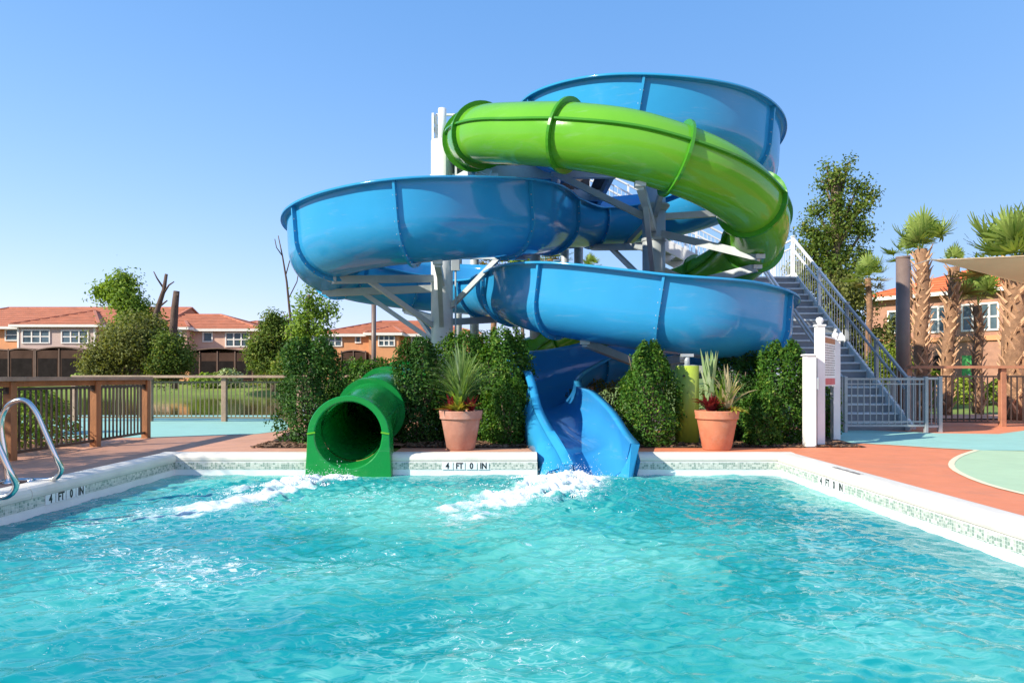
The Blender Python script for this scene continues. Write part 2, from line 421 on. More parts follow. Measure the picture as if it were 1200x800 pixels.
# moulded foot of the chute: splayed skirt between rim and pool edge
mb = MB()
T, S, U = frames(Pb); n0 = int(np.argmin(abs(Pb[:, 1]-11.9) + (np.arange(len(Pb)) < len(Pb)*.7)*99))
for sg in (1, -1):
    rings = []
    for i in range(n0, len(Pb)):
        t = (i-n0)/(len(Pb)-1-n0); p = Pb[i]
        hh = p[6] if sg > 0 else p[5]
        top = Vector(p[:3] + S[i]*sg*(p[3]+.10) + U[i]*(hh-.03))
        zb = .0 if p[1] > 10.19 else -.38
        spread = .10 + .10*sin(pi*min(1, t*1.2))
        xb = 1.02 - sg*(.70 + .05*sin(pi*t)) if sg > 0 else 1.02 + .69
        if sg > 0: base = Vector((min(top.x-.04, .16 + .22*t), p[1], zb))
        else: base = Vector((max(top.x+.005, 1.63), p[1], zb))
        mid = top*.5 + base*.5 + Vector((-.07*sg, 0, .05))
        rings.append([top, mid, base, base + Vector((.03*sg, 0, 0)), mid + Vector((.03*sg, 0, -.02)), top + Vector((.03*sg, 0, -.03))])
    mb.loft(rings)
e = Pb[-1]; Tv = Vector(T[-1])
fl = flume_profile(e[3]+.005, e[4], e[5], e[6], .01); fl = [(-e[3]-.15, e[5]-.02)] + fl + [(e[3]+.15, e[6]-.02)]
top = [Vector(e[:3]) + Vector(S[-1])*a + Vector(U[-1])*b - Tv*.0 for a, b in fl]
fr = []
for k, tp in enumerate(top):
    fr.append(Vector((tp.x, tp.y-.012, min(tp.z, tp.z))))
# front lip plate filling below and beside the trough
low = [Vector((1.0 + (.62 - 1.24*k/(len(fr)-1)), fr[k].y, -.42)) for k in range(len(fr))]
if fr[0].x < fr[-1].x: low = low[::-1]
mb.loft([fr, low], closed=False, smooth=False)
mb.build('chute_skirt', M['blue'], slide)

# ------------------------------------------------------------------ green tube
gp = [(-.55, 17.2, 6.45, .53), (-.72, 15.4, 6.15, .53), (-.80, 14.2, 5.90, .53), (-.52, 13.1, 5.64, .53), (0.15, 12.3, 5.38, .53),
      (1.0, 11.55, 5.08, .53), (2.05, 11.2, 4.78, .54), (3.3, 11.45, 4.42, .54), (4.25, 12.35, 4.12, .54), (4.74, 13.5, 3.86, .54),
      (4.68, 14.7, 3.52, .54), (4.1, 15.7, 3.18, .54), (3.1, 16.55, 2.80, .54), (2.0, 17.6, 2.28, .54), (.7, 18.4, 1.68, .54),
      (-1.0, 17.9, 1.2, .54), (-2.1, 16.6, .98, .53), (-2.38, 15.0, .86, .52), (-2.35, 13.4, .74, .51), (-2.30, 12.0, .64, .5), (-2.29, 11.2, .53, .46), (-2.29, 10.6, .44, .445), (-2.29, 10.05, .34, .445)]
Pg = spline(gp, .10)
Tg, Sg, Ug = frames(Pg)
Lg = np.concatenate([[0], np.cumsum(np.linalg.norm(np.diff(Pg[:, :3], axis=0), axis=1))])
tube = thing('tube_slide', 'enclosed bright green tube slide curling in front of the blue slide', 'tube slide', (-2.3, 10.2, 0))
gc = [1.2, 3.05, 4.15, 6.35, 8.3, 10.2, 12.0] + list(np.arange(13.9, Lg[-1]-4.2, 2.0)) + [Lg[-1]-3.0, Lg[-1]-1.35]
gi = [0] + [int(np.argmin(abs(Lg-c))) for c in gc] + [len(Pg)-1]
N = 36; th = .015
for a, b in zip(gi[:-1], gi[1:]):
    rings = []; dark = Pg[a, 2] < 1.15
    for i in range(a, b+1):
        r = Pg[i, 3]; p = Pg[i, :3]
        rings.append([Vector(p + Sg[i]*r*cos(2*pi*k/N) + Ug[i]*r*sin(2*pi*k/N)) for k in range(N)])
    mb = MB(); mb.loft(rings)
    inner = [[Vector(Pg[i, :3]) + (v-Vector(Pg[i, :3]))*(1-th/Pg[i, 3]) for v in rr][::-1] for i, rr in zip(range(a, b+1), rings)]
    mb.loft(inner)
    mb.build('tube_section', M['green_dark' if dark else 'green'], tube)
    for sg in (1, -1):                                       # moulded seam along both sides
        rs = []
        for i in range(a, b+1):
            r = Pg[i, 3]; ang = .22
            d = Sg[i]*sg*cos(ang) + Ug[i]*sin(ang); up = Ug[i]*.016; p = Pg[i, :3]
            rs.append([Vector(p+d*(r-.01)-up), Vector(p+d*(r+.055)-up), Vector(p+d*(r+.055)+up), Vector(p+d*(r-.01)+up)])
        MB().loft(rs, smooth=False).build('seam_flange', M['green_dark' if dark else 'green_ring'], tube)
for i in gi[1:-1]:
    p = Pg[i, :3]; r = Pg[i, 3]; rg = [[], [], [], []]
    for k in range(N):
        d = Sg[i]*cos(2*pi*k/N) + Ug[i]*sin(2*pi*k/N)
        for j, (rr, o) in enumerate(((r-.005, -.024), (r+.085, -.024), (r+.085, .024), (r-.005, .024))):
            rg[j].append(Vector(p + d*rr + Tg[i]*o))
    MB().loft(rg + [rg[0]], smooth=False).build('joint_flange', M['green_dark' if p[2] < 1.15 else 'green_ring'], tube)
# moulded mouth: a thick collar that widens to a square foot in the water
cx, cy, cz = -2.29, 9.78, .30; K = 48
def rim(r0, y, z0=0.): return [Vector((cx + r0*cos(2*pi*k/K), y, cz+z0 + r0*sin(2*pi*k/K))) for k in range(K)]
def outer(y, wb, wt, zb=-.36):
    o = []
    for k in range(K):
        a = 2*pi*k/K; x = cos(a); z = sin(a)
        if z >= 0: o.append(Vector((cx + x*wt, y, cz + z*(wt-.02))))
        else:
            t_ = (a-pi)/(pi/2) if a <= 1.5*pi else (2*pi-a)/(pi/2); sx = -1 if a <= 1.5*pi else 1
            if t_ < .6: f = t_/.6; o.append(Vector((cx + sx*(wt + (wb-wt)*f), y, cz+(zb-cz)*f)))
            else: o.append(Vector((cx + sx*wb*(1-(t_-.6)/.4), y, zb)))
    return o
mb = MB()
yo = cy; yb = cy+.30
mb.loft([rim(.455, yb+.02, .05), rim(.47, yo+.012), rim(.485, yo), outer(yo, .60, .565), outer(yo+.015, .61, .575), outer(yb, .60, .575), rim(.50, yb+.03, .03)], smooth=False)
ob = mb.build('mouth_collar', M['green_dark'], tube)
mb = MB()
for sg in (-1, 1): mb.bar((cx+sg*.575, cy-.004, cz+.02), (cx+sg*.46, cy-.006, cz+.04), .02, .022, (0, 0, 1))
mb.build('collar_seam', M['green'], tube)

# ------------------------------------------------------------------ steel tower
tower = thing('slide_tower', 'grey steel tower with round columns, bracket arms and raised platform carrying the slides', 'tower', (.5, 15, 0))
def column(x, y, z1, r, mat='steel', seams=(2.2,)):
    mb = MB(); mb.tube([(x, y, 0), (x, y, z1)], r, 28)
    o = mb.build('column', M[mat], tower)
    mb = MB(); mb.bbox(x-r*1.7, x+r*1.7, y-r*1.7, y+r*1.7, 0, .03)
    for k in range(8):
        a = pi*k/4+.2; mb.tube([(x+r*1.35*cos(a), y+r*1.35*sin(a), .03), (x+r*1.35*cos(a), y+r*1.35*sin(a), .09)], .02, 6)
    mb.build('base_plate', M['steel'], o)
    for z in seams:
        MB().lathe([(r, z-.03), (r+.018, z-.028), (r+.018, z+.028), (r, z+.03)], (x, y, 0), 28, False).build('weld_band', M['steel'], o)
    return o
C1 = (-1.50, 15.0); C2 = (3.0, 14.8)
c1 = column(*C1, 6.15, .235, 'white_steel', (4.3,))
c2 = column(*C2, 5.35, .24, 'steel', (4.0, 3.1))
for x, y, zt, r in ((.6, 18.2, 5.6, .14), (1.36, 18.0, 5.6, .10), (1.75, 18.4, 5.6, .12), (-1.0, 18.6, 5.6, .12), (-1.5, 19.6, 5.6, .1)):
    column(x, y, zt, r, 'steel', ())
def arm(p, q, w=.12, h=.15, plate=True):
    mb = MB(); mb.bar(p, q, w, h); o = mb.build('support_arm', M['steel'], tower)
    if plate:
        q = Vector(q); mb = MB(); mb.bar(q - Vector((.0, 0, .03)), q + Vector((0, 0, .05)), .17, .14)
        mb.build('arm_plate', M['steel'], o)
def flume_pt(tgt, low=True, side=0.):
    """nearest underside point of the flume or tube to a place"""
    best = None
    for Pp, off in ((Pb, 4), (Pg, 3)):
        d = np.linalg.norm(Pp[:, :3]-np.array(tgt), axis=1); i = int(np.argmin(d))
        if best is None or d[i] < best[0]: best = (d[i], Pp[i, :3] - np.array((0, 0, Pp[i, off]+.06)))
    return Vector(best[1])
c1t = Vector((C1[0], C1[1], 0)); c2t = Vector((C2[0], C2[1], 0))
z = lambda c, h: Vector((c[0], c[1], h))
def carm(c, zc, tgt, zb=None):
    q = flume_pt(tgt)
    d = (q - z(c, q.z)); d.z = 0; d.normalize()
    r = .22
    arm(z(c, zc)+d*r, q, .12, .15)
    if zb is not None: arm(z(c, zb)+d*r, z(c, zc)*.3+q*.7, .09, .10, False)
# left column: to the upper-left loop and the run below it
carm(C1, 3.0, (-4.2, 15.0, 3.6), 1.9); carm(C1, 3.1, (-1.35, 12.7, 3.8), 2.2)
carm(C1, 2.35, (-2.6, 17.1, 3.4), 1.8); carm(C1, 2.3, (-.2, 16.3, 3.2)); carm(C1, 3.2, (-3.6, 13.6, 3.8), 2.2)
carm(C1, 5.2, (-.98, 14.5, 5.98)); carm(C1, 3.7, (.3, 14.2, 4.3), 2.6)
# right column: star of arms
carm(C2, 4.2, (2.05, 11.2, 4.78), 3.2); carm(C2, 4.3, (1.0, 15, 6), 3.4) if False else None
carm(C2, 4.1, (4.6, 13.1, 3.98)); carm(C2, 3.35, (4.7, 15.2, 3.6), 2.7); carm(C2, 2.9, (4.70, 13.6, 3.9)) 
carm(C2, 3.9, (2.0, 17.0, 5.0), 3.1); carm(C2, 1.4, (2.98, 12.3, 2.2)); carm(C2, 1.35, (5.2, 14.5, 1.9)); carm(C2, 1.3, (1.3, 12.9, 2.5))
carm(C2, 1.2, (2.98, 16.7, 1.6)); 
for tx, ty, tz in ((2.85, 12.8, 5.6), (5.05, 15, 5.35), (.66, 15, 6.1), (2.85, 17.2, 5.1)):
    q = flume_pt((tx, ty, tz)); a = z(C2, 4.5) + (q - z(C2, q.z)).normalized()*.2
    arm(a, q, .10, .13)
mb = MB(); mb.lathe([(.245, 4.6), (.33, 4.7), (.33, 4.73), (.24, 4.73)], (*C2, 0), 24, False); mb.build('collar_band', M['steel'], c2)
# service box on the left column
MB().bbox(-1.28, -1.10, 14.72, 14.80, 3.35, 4.05).build('junction_box', M['steel'], tower)
MB().tube([(-1.19, 14.76, 3.35), (-1.19, 14.76, .1)], .02, 8).build('conduit', M['steel'], tower)
# platform
zf = 5.75; x0, x1, y0, y1 = -1.75, 2.25, 15.15, 20.4
for k in range(12):
    xa = x0 + (x1-x0)*k/12; MB().box(xa+.012, xa+(x1-x0)/12-.012, y0+2.0 if xa > -1.2 and xa < 1.6 else y0, y1, zf-.05, zf).build('deck_plank', M['plank'], tower)
mb = MB()
for yy in (y0+.05, y0+2.0, 18.6, y1-.05): mb.bar((x0, yy, zf-.2), (x1, yy, zf-.2), .12, .26)
for xx in (x0+.06, x0+1.4, x1-1.3, x1-.06): mb.bar((xx, y0+.1, zf-.2), (xx, y1-.1, zf-.2), .10, .20)
mb.build('platform_beam', M['steel'], tower)
mb = MB(); mb.bar((x0, 15.0, zf-.38), (-.3, 14.9, zf-.38), .10, .13); mb.bar((-1.55, 14.9, zf+.12), (-.45, 14.7, zf-.36), .08, .12); mb.bar((-1.2, 14.92, zf-.05), (-1.2, 14.92, zf-.36), .05, .05)
mb.build('bracket_frame', M['white_steel'], tower)
def rail_run(a, b, parent, n, z0a, z0b, mat, h=1.07, post=.05, name_post='railing_post', fill=True, mid=True, step=.12):
    a = Vector((*a, z0a)); b = Vector((*b, z0b))
    for i in range(n+1):
        p = a.lerp(b, i/n); MB().bar(p, p+Vector((0, 0, h)), post, post, (1, 0, 0)).build(name_post, mat, parent)
    u = Vector((0, 0, 1))
    MB().bar(a+u*h, b+u*h, .05, .045).build('top_rail', mat, parent)
    MB().bar(a+u*.12, b+u*.12, .035, .035).build('bottom_rail', mat, parent)
    if mid: MB().bar(a+u*(h-.22), b+u*(h-.22), .035, .035).build('grab_rail', mat, parent)
    if fill:
        k = int((b-a).length/step); me = MB().bar(Vector((0, 0, 0)), Vector((0, 0, h-.34 if mid else h-.12)), .012, .012, (1, 0, 0)).mesh('wire_me', mat)
        for i in range(1, k):
            p = a.lerp(b, i/k)+u*.12; link('baluster', me, parent, p - org(parent))
rail_run((x0+.03, y0+.05), (x0+.03, y1), tower, 4, zf, zf, M['white_steel'], fill=False)
rail_run((x0+.10, y0+.11), (-1.25, y0+.11), tower, 1, zf, zf, M['white_steel'])
rail_run((x0+.1, y1+.04), (x1, y1+.04), tower, 3, zf, zf, M['white_steel'])
rail_run((x1, y0+2), (x1, 18.9), tower, 2, zf, zf, M['white_steel'])
MB().tube([(-1.5, 15.05, zf+.35), (-1.5, 15.05, zf+1.12)], .09, 14).build('corner_post', M['white_steel'], tower)
# drain pipes under the platform
def pipe(pts, r=.07):
    MB().tube(spline([tuple(p) for p in pts], .05), r, 14).build('drain_pipe', M['pvc'], tower)
for X_, b_ in ((.62, 0), (.98, .0)):
    s = F/16; pass
pipe([W(628, 188, 15.9), W(628, 205, 15.9), W(627, 214, 15.9), W(618, 221, 15.9), W(606, 223, 15.9)])
pipe([W(653, 190, 15.9), W(653, 212, 15.9), W(652, 219, 15.9), W(647, 225, 15.9), W(640, 231, 15.9)])
MB().bar(W(590, 226, 17.5), W(684, 226, 17.5), .12, .3).build('fascia_board', M['plank'], tower)
for k in range(9): MB().box(-.2+.24*k, .035+.24*k, 17.62, 17.66, zf+.02, zf+.78).build('infill_board', M['plank'], tower)
for xx in (-.9, -.1, .7, 1.5): MB().box(xx, xx+.05, 16.9, 17.0, zf-1.0, zf-.1).build('hanger', M['steel'], tower)

# short lime post under the lower loop
lp = thing('support_post', 'short thick lime green round post beside the right flowerpot', 'post', (2.94, 11.75, 0))
o = MB().tube([(2.94, 11.75, 0), (2.94, 11.75, 1.30)], .195, 28).build('post_shaft', M['lime_post'], lp)
MB().lathe([(.195, 1.29), (.19, 1.305), (0, 1.305)], (2.94, 11.75, 0), 28, False).build('post_cap', M['steel'], lp)
MB().tube([(2.94, 11.75, 1.3), (2.94, 11.75, 1.47)], .045, 12).box(2.84, 3.04, 11.70, 11.80, 1.45, 1.50).build('bracket', M['steel'], lp)
MB().tube([(2.84, 11.55, 1.13), (2.84, 11.57, 1.13)], .02, 10).build('bolt_hole', M['black'], o)

# ------------------------------------------------------------------ stairs
st = thing('staircase', 'long grey metal staircase with railings climbing behind the bushes to the slide tower', 'staircase', (7.6, 14.5, 0))
Bl = Vector((6.85, 14.5, 0)); Br = Vector((8.2, 14.5, 0)); Tl = Vector((6.3, 19.0, 3.8)); Tr = Vector((7.62, 19.0, 3.8)); n = 21
for side, (a, b) in enumerate(((Bl, Tl), (Br, Tr))):
    MB().bar(a+Vector((0, -.1, .02)), b+Vector((0, .05, .02)), .06, .28).build('stringer', M['stair'] if side == 0 else M['white_steel'], st)
for i in range(n):
    t = (i+.5)/n; a = Bl.lerp(Tl, t); b = Br.lerp(Tr, t); zz = 3.8*(i+1)/n; dy = 4.5/n
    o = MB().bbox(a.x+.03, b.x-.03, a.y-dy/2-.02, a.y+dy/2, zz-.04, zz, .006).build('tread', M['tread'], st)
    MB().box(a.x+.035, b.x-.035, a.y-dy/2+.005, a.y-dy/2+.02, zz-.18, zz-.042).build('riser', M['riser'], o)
u = Vector((0, 0, 1))
for side, (a, b) in enumerate(((Bl, Tl), (Br, Tr))):
    mat = M['white_steel'] if side else M['stair']
    for t in (0, .22, .46, .72, 1.0) if side else (0, .5, 1.0):
        p = a.lerp(b, t); p2 = p+u*1.10; m_ = M['stair'] if t < .5 else M['white_steel']  # lower posts darker, upper ones lighter: shade and sun put into the colour
        o = MB().bar(p - u*.1, p2, .07, .07, (1, 0, 0)).build('railing_post', m_, st)
        MB().bbox(p2.x-.05, p2.x+.05, p2.y-.05, p2.y+.05, p2.z, p2.z+.03).build('post_cap', m_, o)
    m1 = a.lerp(b, .46)
    for q, r_, m_ in ((a, m1, M['stair']), (m1, b, M['white_steel'])):  # rails split likewise, shaded tone below and sunlit tone above
        MB().bar(q+u*1.08, r_+u*1.08, .05, .05).build('top_rail', m_, st)
        MB().bar(q+u*.86+Vector((-.06 if side else .06, 0, 0)), r_+u*.86+Vector((-.06 if side else .06, 0, 0)), .04, .04).build('handrail', m_, st)
        MB().bar(q+u*.2, r_+u*.2, .03, .03).build('bottom_rail', m_, st)
    if side:
        me = MB().bar(Vector((0, 0, 0)), Vector((0, 0, .86)), .012, .012, (1, 0, 0)).mesh('baluster', M['stair'])
        me2 = MB().bar(Vector((0, 0, 0)), Vector((0, 0, .86)), .012, .012, (1, 0, 0)).mesh('baluster', M['white_steel'])
        for k in range(1, 42): link('baluster', me if k < 20 else me2, st, a.lerp(b, k/42)+u*.2-org(st))  # balusters change from the shaded to the sunlit colour partway up
# landing at the turn and the second flight to the platform
ld = thing('stair_landing', 'pale metal landing with railing where the stairs turn behind the green tube', 'landing', (6.9, 19.8, 0))
MB().bbox(6.0, 7.75, 19.05, 20.6, 3.70, 3.80).build('landing_floor', M['stair'], ld)
for xx, yy in ((7.65, 20.5), (6.1, 20.5), (7.65, 19.15), (6.1, 19.15)): MB().bar((xx, yy, 0), (xx, yy, 3.7), .14, .14, (1, 0, 0)).build('leg', M['white_steel'], ld)
rail_run((7.7, 19.1), (7.7, 20.55), ld, 1, 3.8, 3.8, M['white_steel'])
rail_run((7.63, 20.58), (6.0, 20.58), ld, 2, 3.8, 3.8, M['white_steel'])
MB().box(5.95, 6.0, 19.1, 20.5, 2.6, 3.7).build('apron_panel', M['white_steel'], ld)
s2 = thing('staircase', 'upper flight of metal stairs seen behind the right grey column', 'staircase', (4, 19.8, 0))
for yy in (19.2, 20.4):
    MB().bar((6.0, yy, 3.78), (2.25, yy, 5.73), .06, .28).build('stringer', M['white_steel'], s2)
    rail_run((6.0, yy), (2.25, yy), s2, 4, 3.85, 5.78, M['white_steel'])
for i in range(11):
    xa = 6.0-3.75*(i+.5)/11; zz = 3.8+1.95*(i+1)/11; MB().box(xa-.17, xa+.17, 19.23, 20.37, zz-.04, zz).build('tread', M['stair'], s2)
# gate across the foot of the stairs
gt = thing('gate', 'grey metal picket gate standing across the foot of the stairs', 'gate', (7.5, 14.0, 0))
gx0, gx1, gy = 6.66, 8.27, 13.98
for xx in (gx0, gx1): MB().bbox(xx-.035, xx+.035, gy-.035, gy+.035, 0, 1.12, .008).build('gate_post', M['stair'], gt)
for zz, hh in ((1.07, .04), (.14, .04), (.97, .025), (.22, .025)): MB().bar((gx0, gy, zz), (gx1, gy, zz), .03, hh).build('gate_rail', M['stair'], gt)
me = MB().bar(Vector((0, 0, .14)), Vector((0, 0, 1.06)), .016, .016, (1, 0, 0)).mesh('picket', M['stair'])
for k in range(1, 13): link('picket', me, gt, Vector((gx0+(gx1-gx0)*k/13, gy, 0))-org(gt))
sg = thing('side_railing', 'short grey picket railing beside the foot of the stairs', 'railing', (8.5, 14.4, 0))
for xx, yy in ((8.62, 14.1), (8.55, 14.9), (8.5, 15.6)): MB().bar((xx, yy, 0), (xx, yy, 1.12), .07, .07, (1, 0, 0)).build('railing_post', M['stair'], sg)
for zz in (1.08, .12): MB().bar((8.62, 14.1, zz), (8.5, 15.6, zz), .03, .045).build('railing_bar', M['stair'], sg)
me = MB().bar(Vector((0, 0, .12)), Vector((0, 0, 1.06)), .02, .02, (1, 0, 0)).mesh('picket', M['stair'])
for k in range(1, 12): link('picket', me, sg, Vector((8.62-.12*k/12, 14.1+1.5*k/12, 0))-org(sg))
MB().bar((8.27, 14.0, 1.08), (8.62, 14.1, 1.08), .03, .045).bar((8.27, 14.0, .12), (8.62, 14.1, .12), .03, .045).build('link_bar', M['stair'], sg)
# ------------------------------------------------------------------ ground, pool, water
PX0, PX1, PYF, WZ = -4.79, 3.77, 9.93, -.27
def struct(name, V, Fc, mat, smooth=False):
    me = mesh_np(name, V, Fc, mat, smooth); o = link(name, me); o['kind'] = 'structure'; return o
def smooth_step(a, b, x): t = np.clip((x-a)/(b-a), 0, 1); return t*t*(3-2*t)
def terrain_h(x, y):
    pond = smooth_step(18.4, 19.6, y)*(1-smooth_step(46, 49.5, y))*(1-smooth_step(-1.0, 3.0, x))
    base = -.06 + smooth_step(47, 55, y)*(1-smooth_step(5, 12, x))*1.0 + smooth_step(20, 34, y)*smooth_step(5, 12, x)*.75
    pool = (x > -5.3)*(x < 4.3)*(y < 11.2)*(y > -6)
    return base*(1-pond) + pond*-1.0 - pool*1.7
xs = np.concatenate([[-2500, -900, -400, -200], np.arange(-120, -30, 5), np.arange(-30, 40, 1.0), np.arange(40, 120, 6), [200, 400, 900, 2500]]).astype(float)
xs = np.sort(np.unique(np.concatenate([xs, [-5.31, -5.29, 4.29, 4.31]])))
ys = np.concatenate([[-300, -80, -30], np.arange(-10, 80, 1.0), np.arange(80, 200, 10), [300, 600, 1200, 3000]]).astype(float)
ys = np.sort(np.unique(np.concatenate([ys, [11.19, 11.21]])))
XX, YY = np.meshgrid(xs, ys); ZZ = terrain_h(XX, YY)
nx, ny = len(xs), len(ys); ii = np.arange(nx*ny).reshape(ny, nx)
quads = np.stack([ii[:-1, :-1], ii[:-1, 1:], ii[1:, 1:], ii[1:, :-1]], -1).reshape(-1, 4)
struct('ground', np.stack([XX, YY, ZZ], -1).reshape(-1, 3), quads, M['grass'], True)

def sheet(name, polys, z, mat):
    V = []; Fc = []
    for p in polys:
        b = len(V); V += [(x, y, z) for x, y in p]; Fc.append(list(range(b, b+len(p))))
    return struct(name, V, Fc, mat)
cx0, cx1, cyf = PX0-.24, PX1+.27, 10.2
# deck: pieces butted so that the slide mouths sit in notches
NG = (-2.84, -1.74); NB = (.36, 1.635)
sheet('deck', [
    [(-6.9, -6), (cx0, -6), (cx0, cyf), (-6.9, cyf)],
    [(-9.6, -6), (-6.9, -6), (-6.9, cyf), (-9.6, cyf)],
    [(-9.6, cyf), (NG[0], cyf), (NG[0], 11.4), (-9.6, 11.4)],
    [(NG[1], cyf), (NB[0], cyf), (NB[0], 11.4), (NG[1], 11.4)],
    [(-27, 11.4), (.30, 11.4), (.30, 18.0), (-27, 18.0)],
], 0.0, M['deck_tan'])
sheet('right_deck', [[(NB[1], cyf), (17, cyf), (17, 18), (NB[1], 18)], [(cx1, -6), (17, -6), (17, cyf), (cx1, cyf)], [(.30, 11.4), (NB[1], 11.4), (NB[1], 18.0), (.30, 18.0)]], 0.0, M['deck_orange'])
def gpoly(pts): return [G(x, y) for x, y in pts]
# pale teal field on the far left
tl = gpoly([(-260, 486.5), (325, 486.5)]) + gpoly([(338, 497), (336, 504), (300, 508.5), (240, 510.5), (170, 512.5), (60, 514), (-260, 518)])
sheet('teal_paving', [tl], .004, M['deck_teal'])
def smooth_curve(pts, n=12):
    P = spline([(a, b, 0) for a, b in pts], .25); return [(p[0], p[1]) for p in P]
c_t = smooth_curve(gpoly([(935, 520), (985, 519), (1040, 521.2), (1090, 524.5), (1145, 527.5)]))
tr = c_t + gpoly([(1200, 528.5), (1420, 531), (1500, 506), (1200, 504.5), (1170, 508.5), (1100, 507.5), (1040, 505), (985, 503), (935, 505)])
sheet('teal_area', [tr], .004, M['deck_teal'])
c_m = smooth_curve(gpoly([(1145, 527.5), (1126, 534), (1116, 541), (1116, 548), (1128, 556), (1155, 567), (1200, 579), (1290, 597), (1420, 618)]))
mint = c_m + gpoly([(1600, 600), (1500, 532), (1420, 530.4), (1200, 528)])
sheet('mint_area', [mint], .004, M['deck_mint'])
def ribbon(name, pts, wd, z, mat):
    V = []; Fc = []
    for i, p in enumerate(pts):
        a = pts[max(0, i-1)]; b = pts[min(len(pts)-1, i+1)]; d = Vector((b[0]-a[0], b[1]-a[1])).normalized()
        V += [(p[0]-d.y*wd, p[1]+d.x*wd, z), (p[0]+d.y*wd, p[1]-d.x*wd, z)]
    for i in range(len(pts)-1): Fc.append((2*i, 2*i+1, 2*i+3, 2*i+2))
    return struct(name, V, Fc, mat)
ribbon('mint_border_line', c_m, .035, .008, M['deck_cream']); ribbon('teal_border_line', c_t, .03, .0085, M['deck_cream'])
MBm = MB()
# mulch bed behind the coping
mul = [[(NG[0]-.0, 10.95), (NG[0], 14.2), (-4.5, 14.2), (-3.95, 10.95)], [(NG[1], 10.95), (NB[0], 10.95), (NB[0], 14.2), (NG[1], 14.2)], [(NB[1], 10.95), (5.6, 11.05), (5.9, 13.6), (NB[1], 14.2)]]
sheet('mulch_bed', mul, .012, M['mulch'])
chips = []
rg = np.random.default_rng(3)
def bits(areas, n, size, mat, name, zr=(.012, .03)):
    V = []; Fc = []
    for (xa, xb, ya, yb) in areas:
        for _ in range(n):
            x, y = rg.uniform(xa, xb), rg.uniform(ya, yb); a = rg.uniform(0, 2*pi); l = size*rg.uniform(.5, 1.4); w_ = l*.4
            z = rg.uniform(*zr); t = rg.uniform(-.02, .02); dx, dy = cos(a)*l, sin(a)*l; ex, ey = -sin(a)*w_, cos(a)*w_
            b = len(V); V += [(x-dx-ex, y-dy-ey, z), (x+dx-ex, y+dy-ey, z+t), (x+dx+ex, y+dy+ey, z+.012), (x-dx+ex, y-dy+ey, z+.01)]; Fc.append((b, b+1, b+2, b+3))
    o = link(name, mesh_np(name, V, Fc, mat)); tag(o, kind='stuff'); return o
o = bits([(-4.1, NG[0], 10.95, 11.8), (NG[1], NB[0], 10.95, 11.8), (NB[1], 5.5, 11.0, 11.8)], 900, .03, pm('bark_chip', (.13, .065, .035), .9, .4, 40, col2=(.30, .17, .10)), 'bark_chips')
tag(o, 'brown bark chips scattered under the hedges behind the pool edge', 'bark chips')

# pool shell
V = []; Fc = []
def wq(a, b, c, d): 
    k = len(V); V.extend([a, b, c, d]); Fc.append((k, k+1, k+2, k+3))
zt = -.09; zb = -1.5; yn = -5
for a_, b_, t_ in ((PX0, NG[0], zt), (NG[0], NG[1], -.5), (NG[1], NB[0], zt), (NB[0], NB[1], -.5), (NB[1], PX1, zt)): wq((a_, PYF, zb), (b_, PYF, zb), (b_, PYF, t_), (a_, PYF, t_))
wq((PX0, yn, zb), (PX0, PYF, zb), (PX0, PYF, zt), (PX0, yn, zt))
wq((PX1, PYF, zb), (PX1, yn, zb), (PX1, yn, zt), (PX1, PYF, zt))
wq((PX1, yn, zb), (PX0, yn, zb), (PX0, yn, zt), (PX1, yn, zt))
wq((PX0, yn, zb), (PX1, yn, zb), (PX1, PYF, zb), (PX0, PYF, zb))
struct('pool_basin', V, Fc, M['plaster'])
# coping stones: each cast length its own piece, with a rounded nose
cop = thing('pool_coping', 'cream cast stone coping running round the pool edge', 'coping')
cop['kind'] = 'structure'; del cop['category']
prof = [(0, -.08), (0, .022), (.05, .03), (.16, .03), (.215, .024), (.25, .005), (.268, -.03), (.27, -.06), (.262, -.088), (.25, -.10), (.2, -.10)]
def coping(p, q, inward):
    p = Vector(p); q = Vector(q); iv = Vector(inward); L_ = (q-p).length; n_ = max(1, round(L_/3.0)); g = .004
    for i in range(n_):
        a = p.lerp(q, i/n_) + (q-p).normalized()*g; b = p.lerp(q, (i+1)/n_) - (q-p).normalized()*g
        rings = [[a+iv*x+Vector((0, 0, z_)) for x, z_ in prof], [b+iv*x+Vector((0, 0, z_)) for x, z_ in prof]]
        mb = MB(); mb.loft(rings, closed=True, smooth=False)
        k = len(prof); mb.f += [list(range(k)), list(range(2*k-1, k-1, -1))]; mb.sm += [False, False]
        mb.build('coping_stone', M['coping'], cop)
coping((cx0, -5, 0), (cx0, 9.93, 0), (1, 0, 0)); coping((cx1, 9.93, 0), (cx1, -5, 0), (-1, 0, 0))
for a, b in ((cx0, NG[0]), (NG[1], NB[0]), (NB[1], cx1)): coping((a, cyf, 0), (b, cyf, 0), (0, -1, 0))
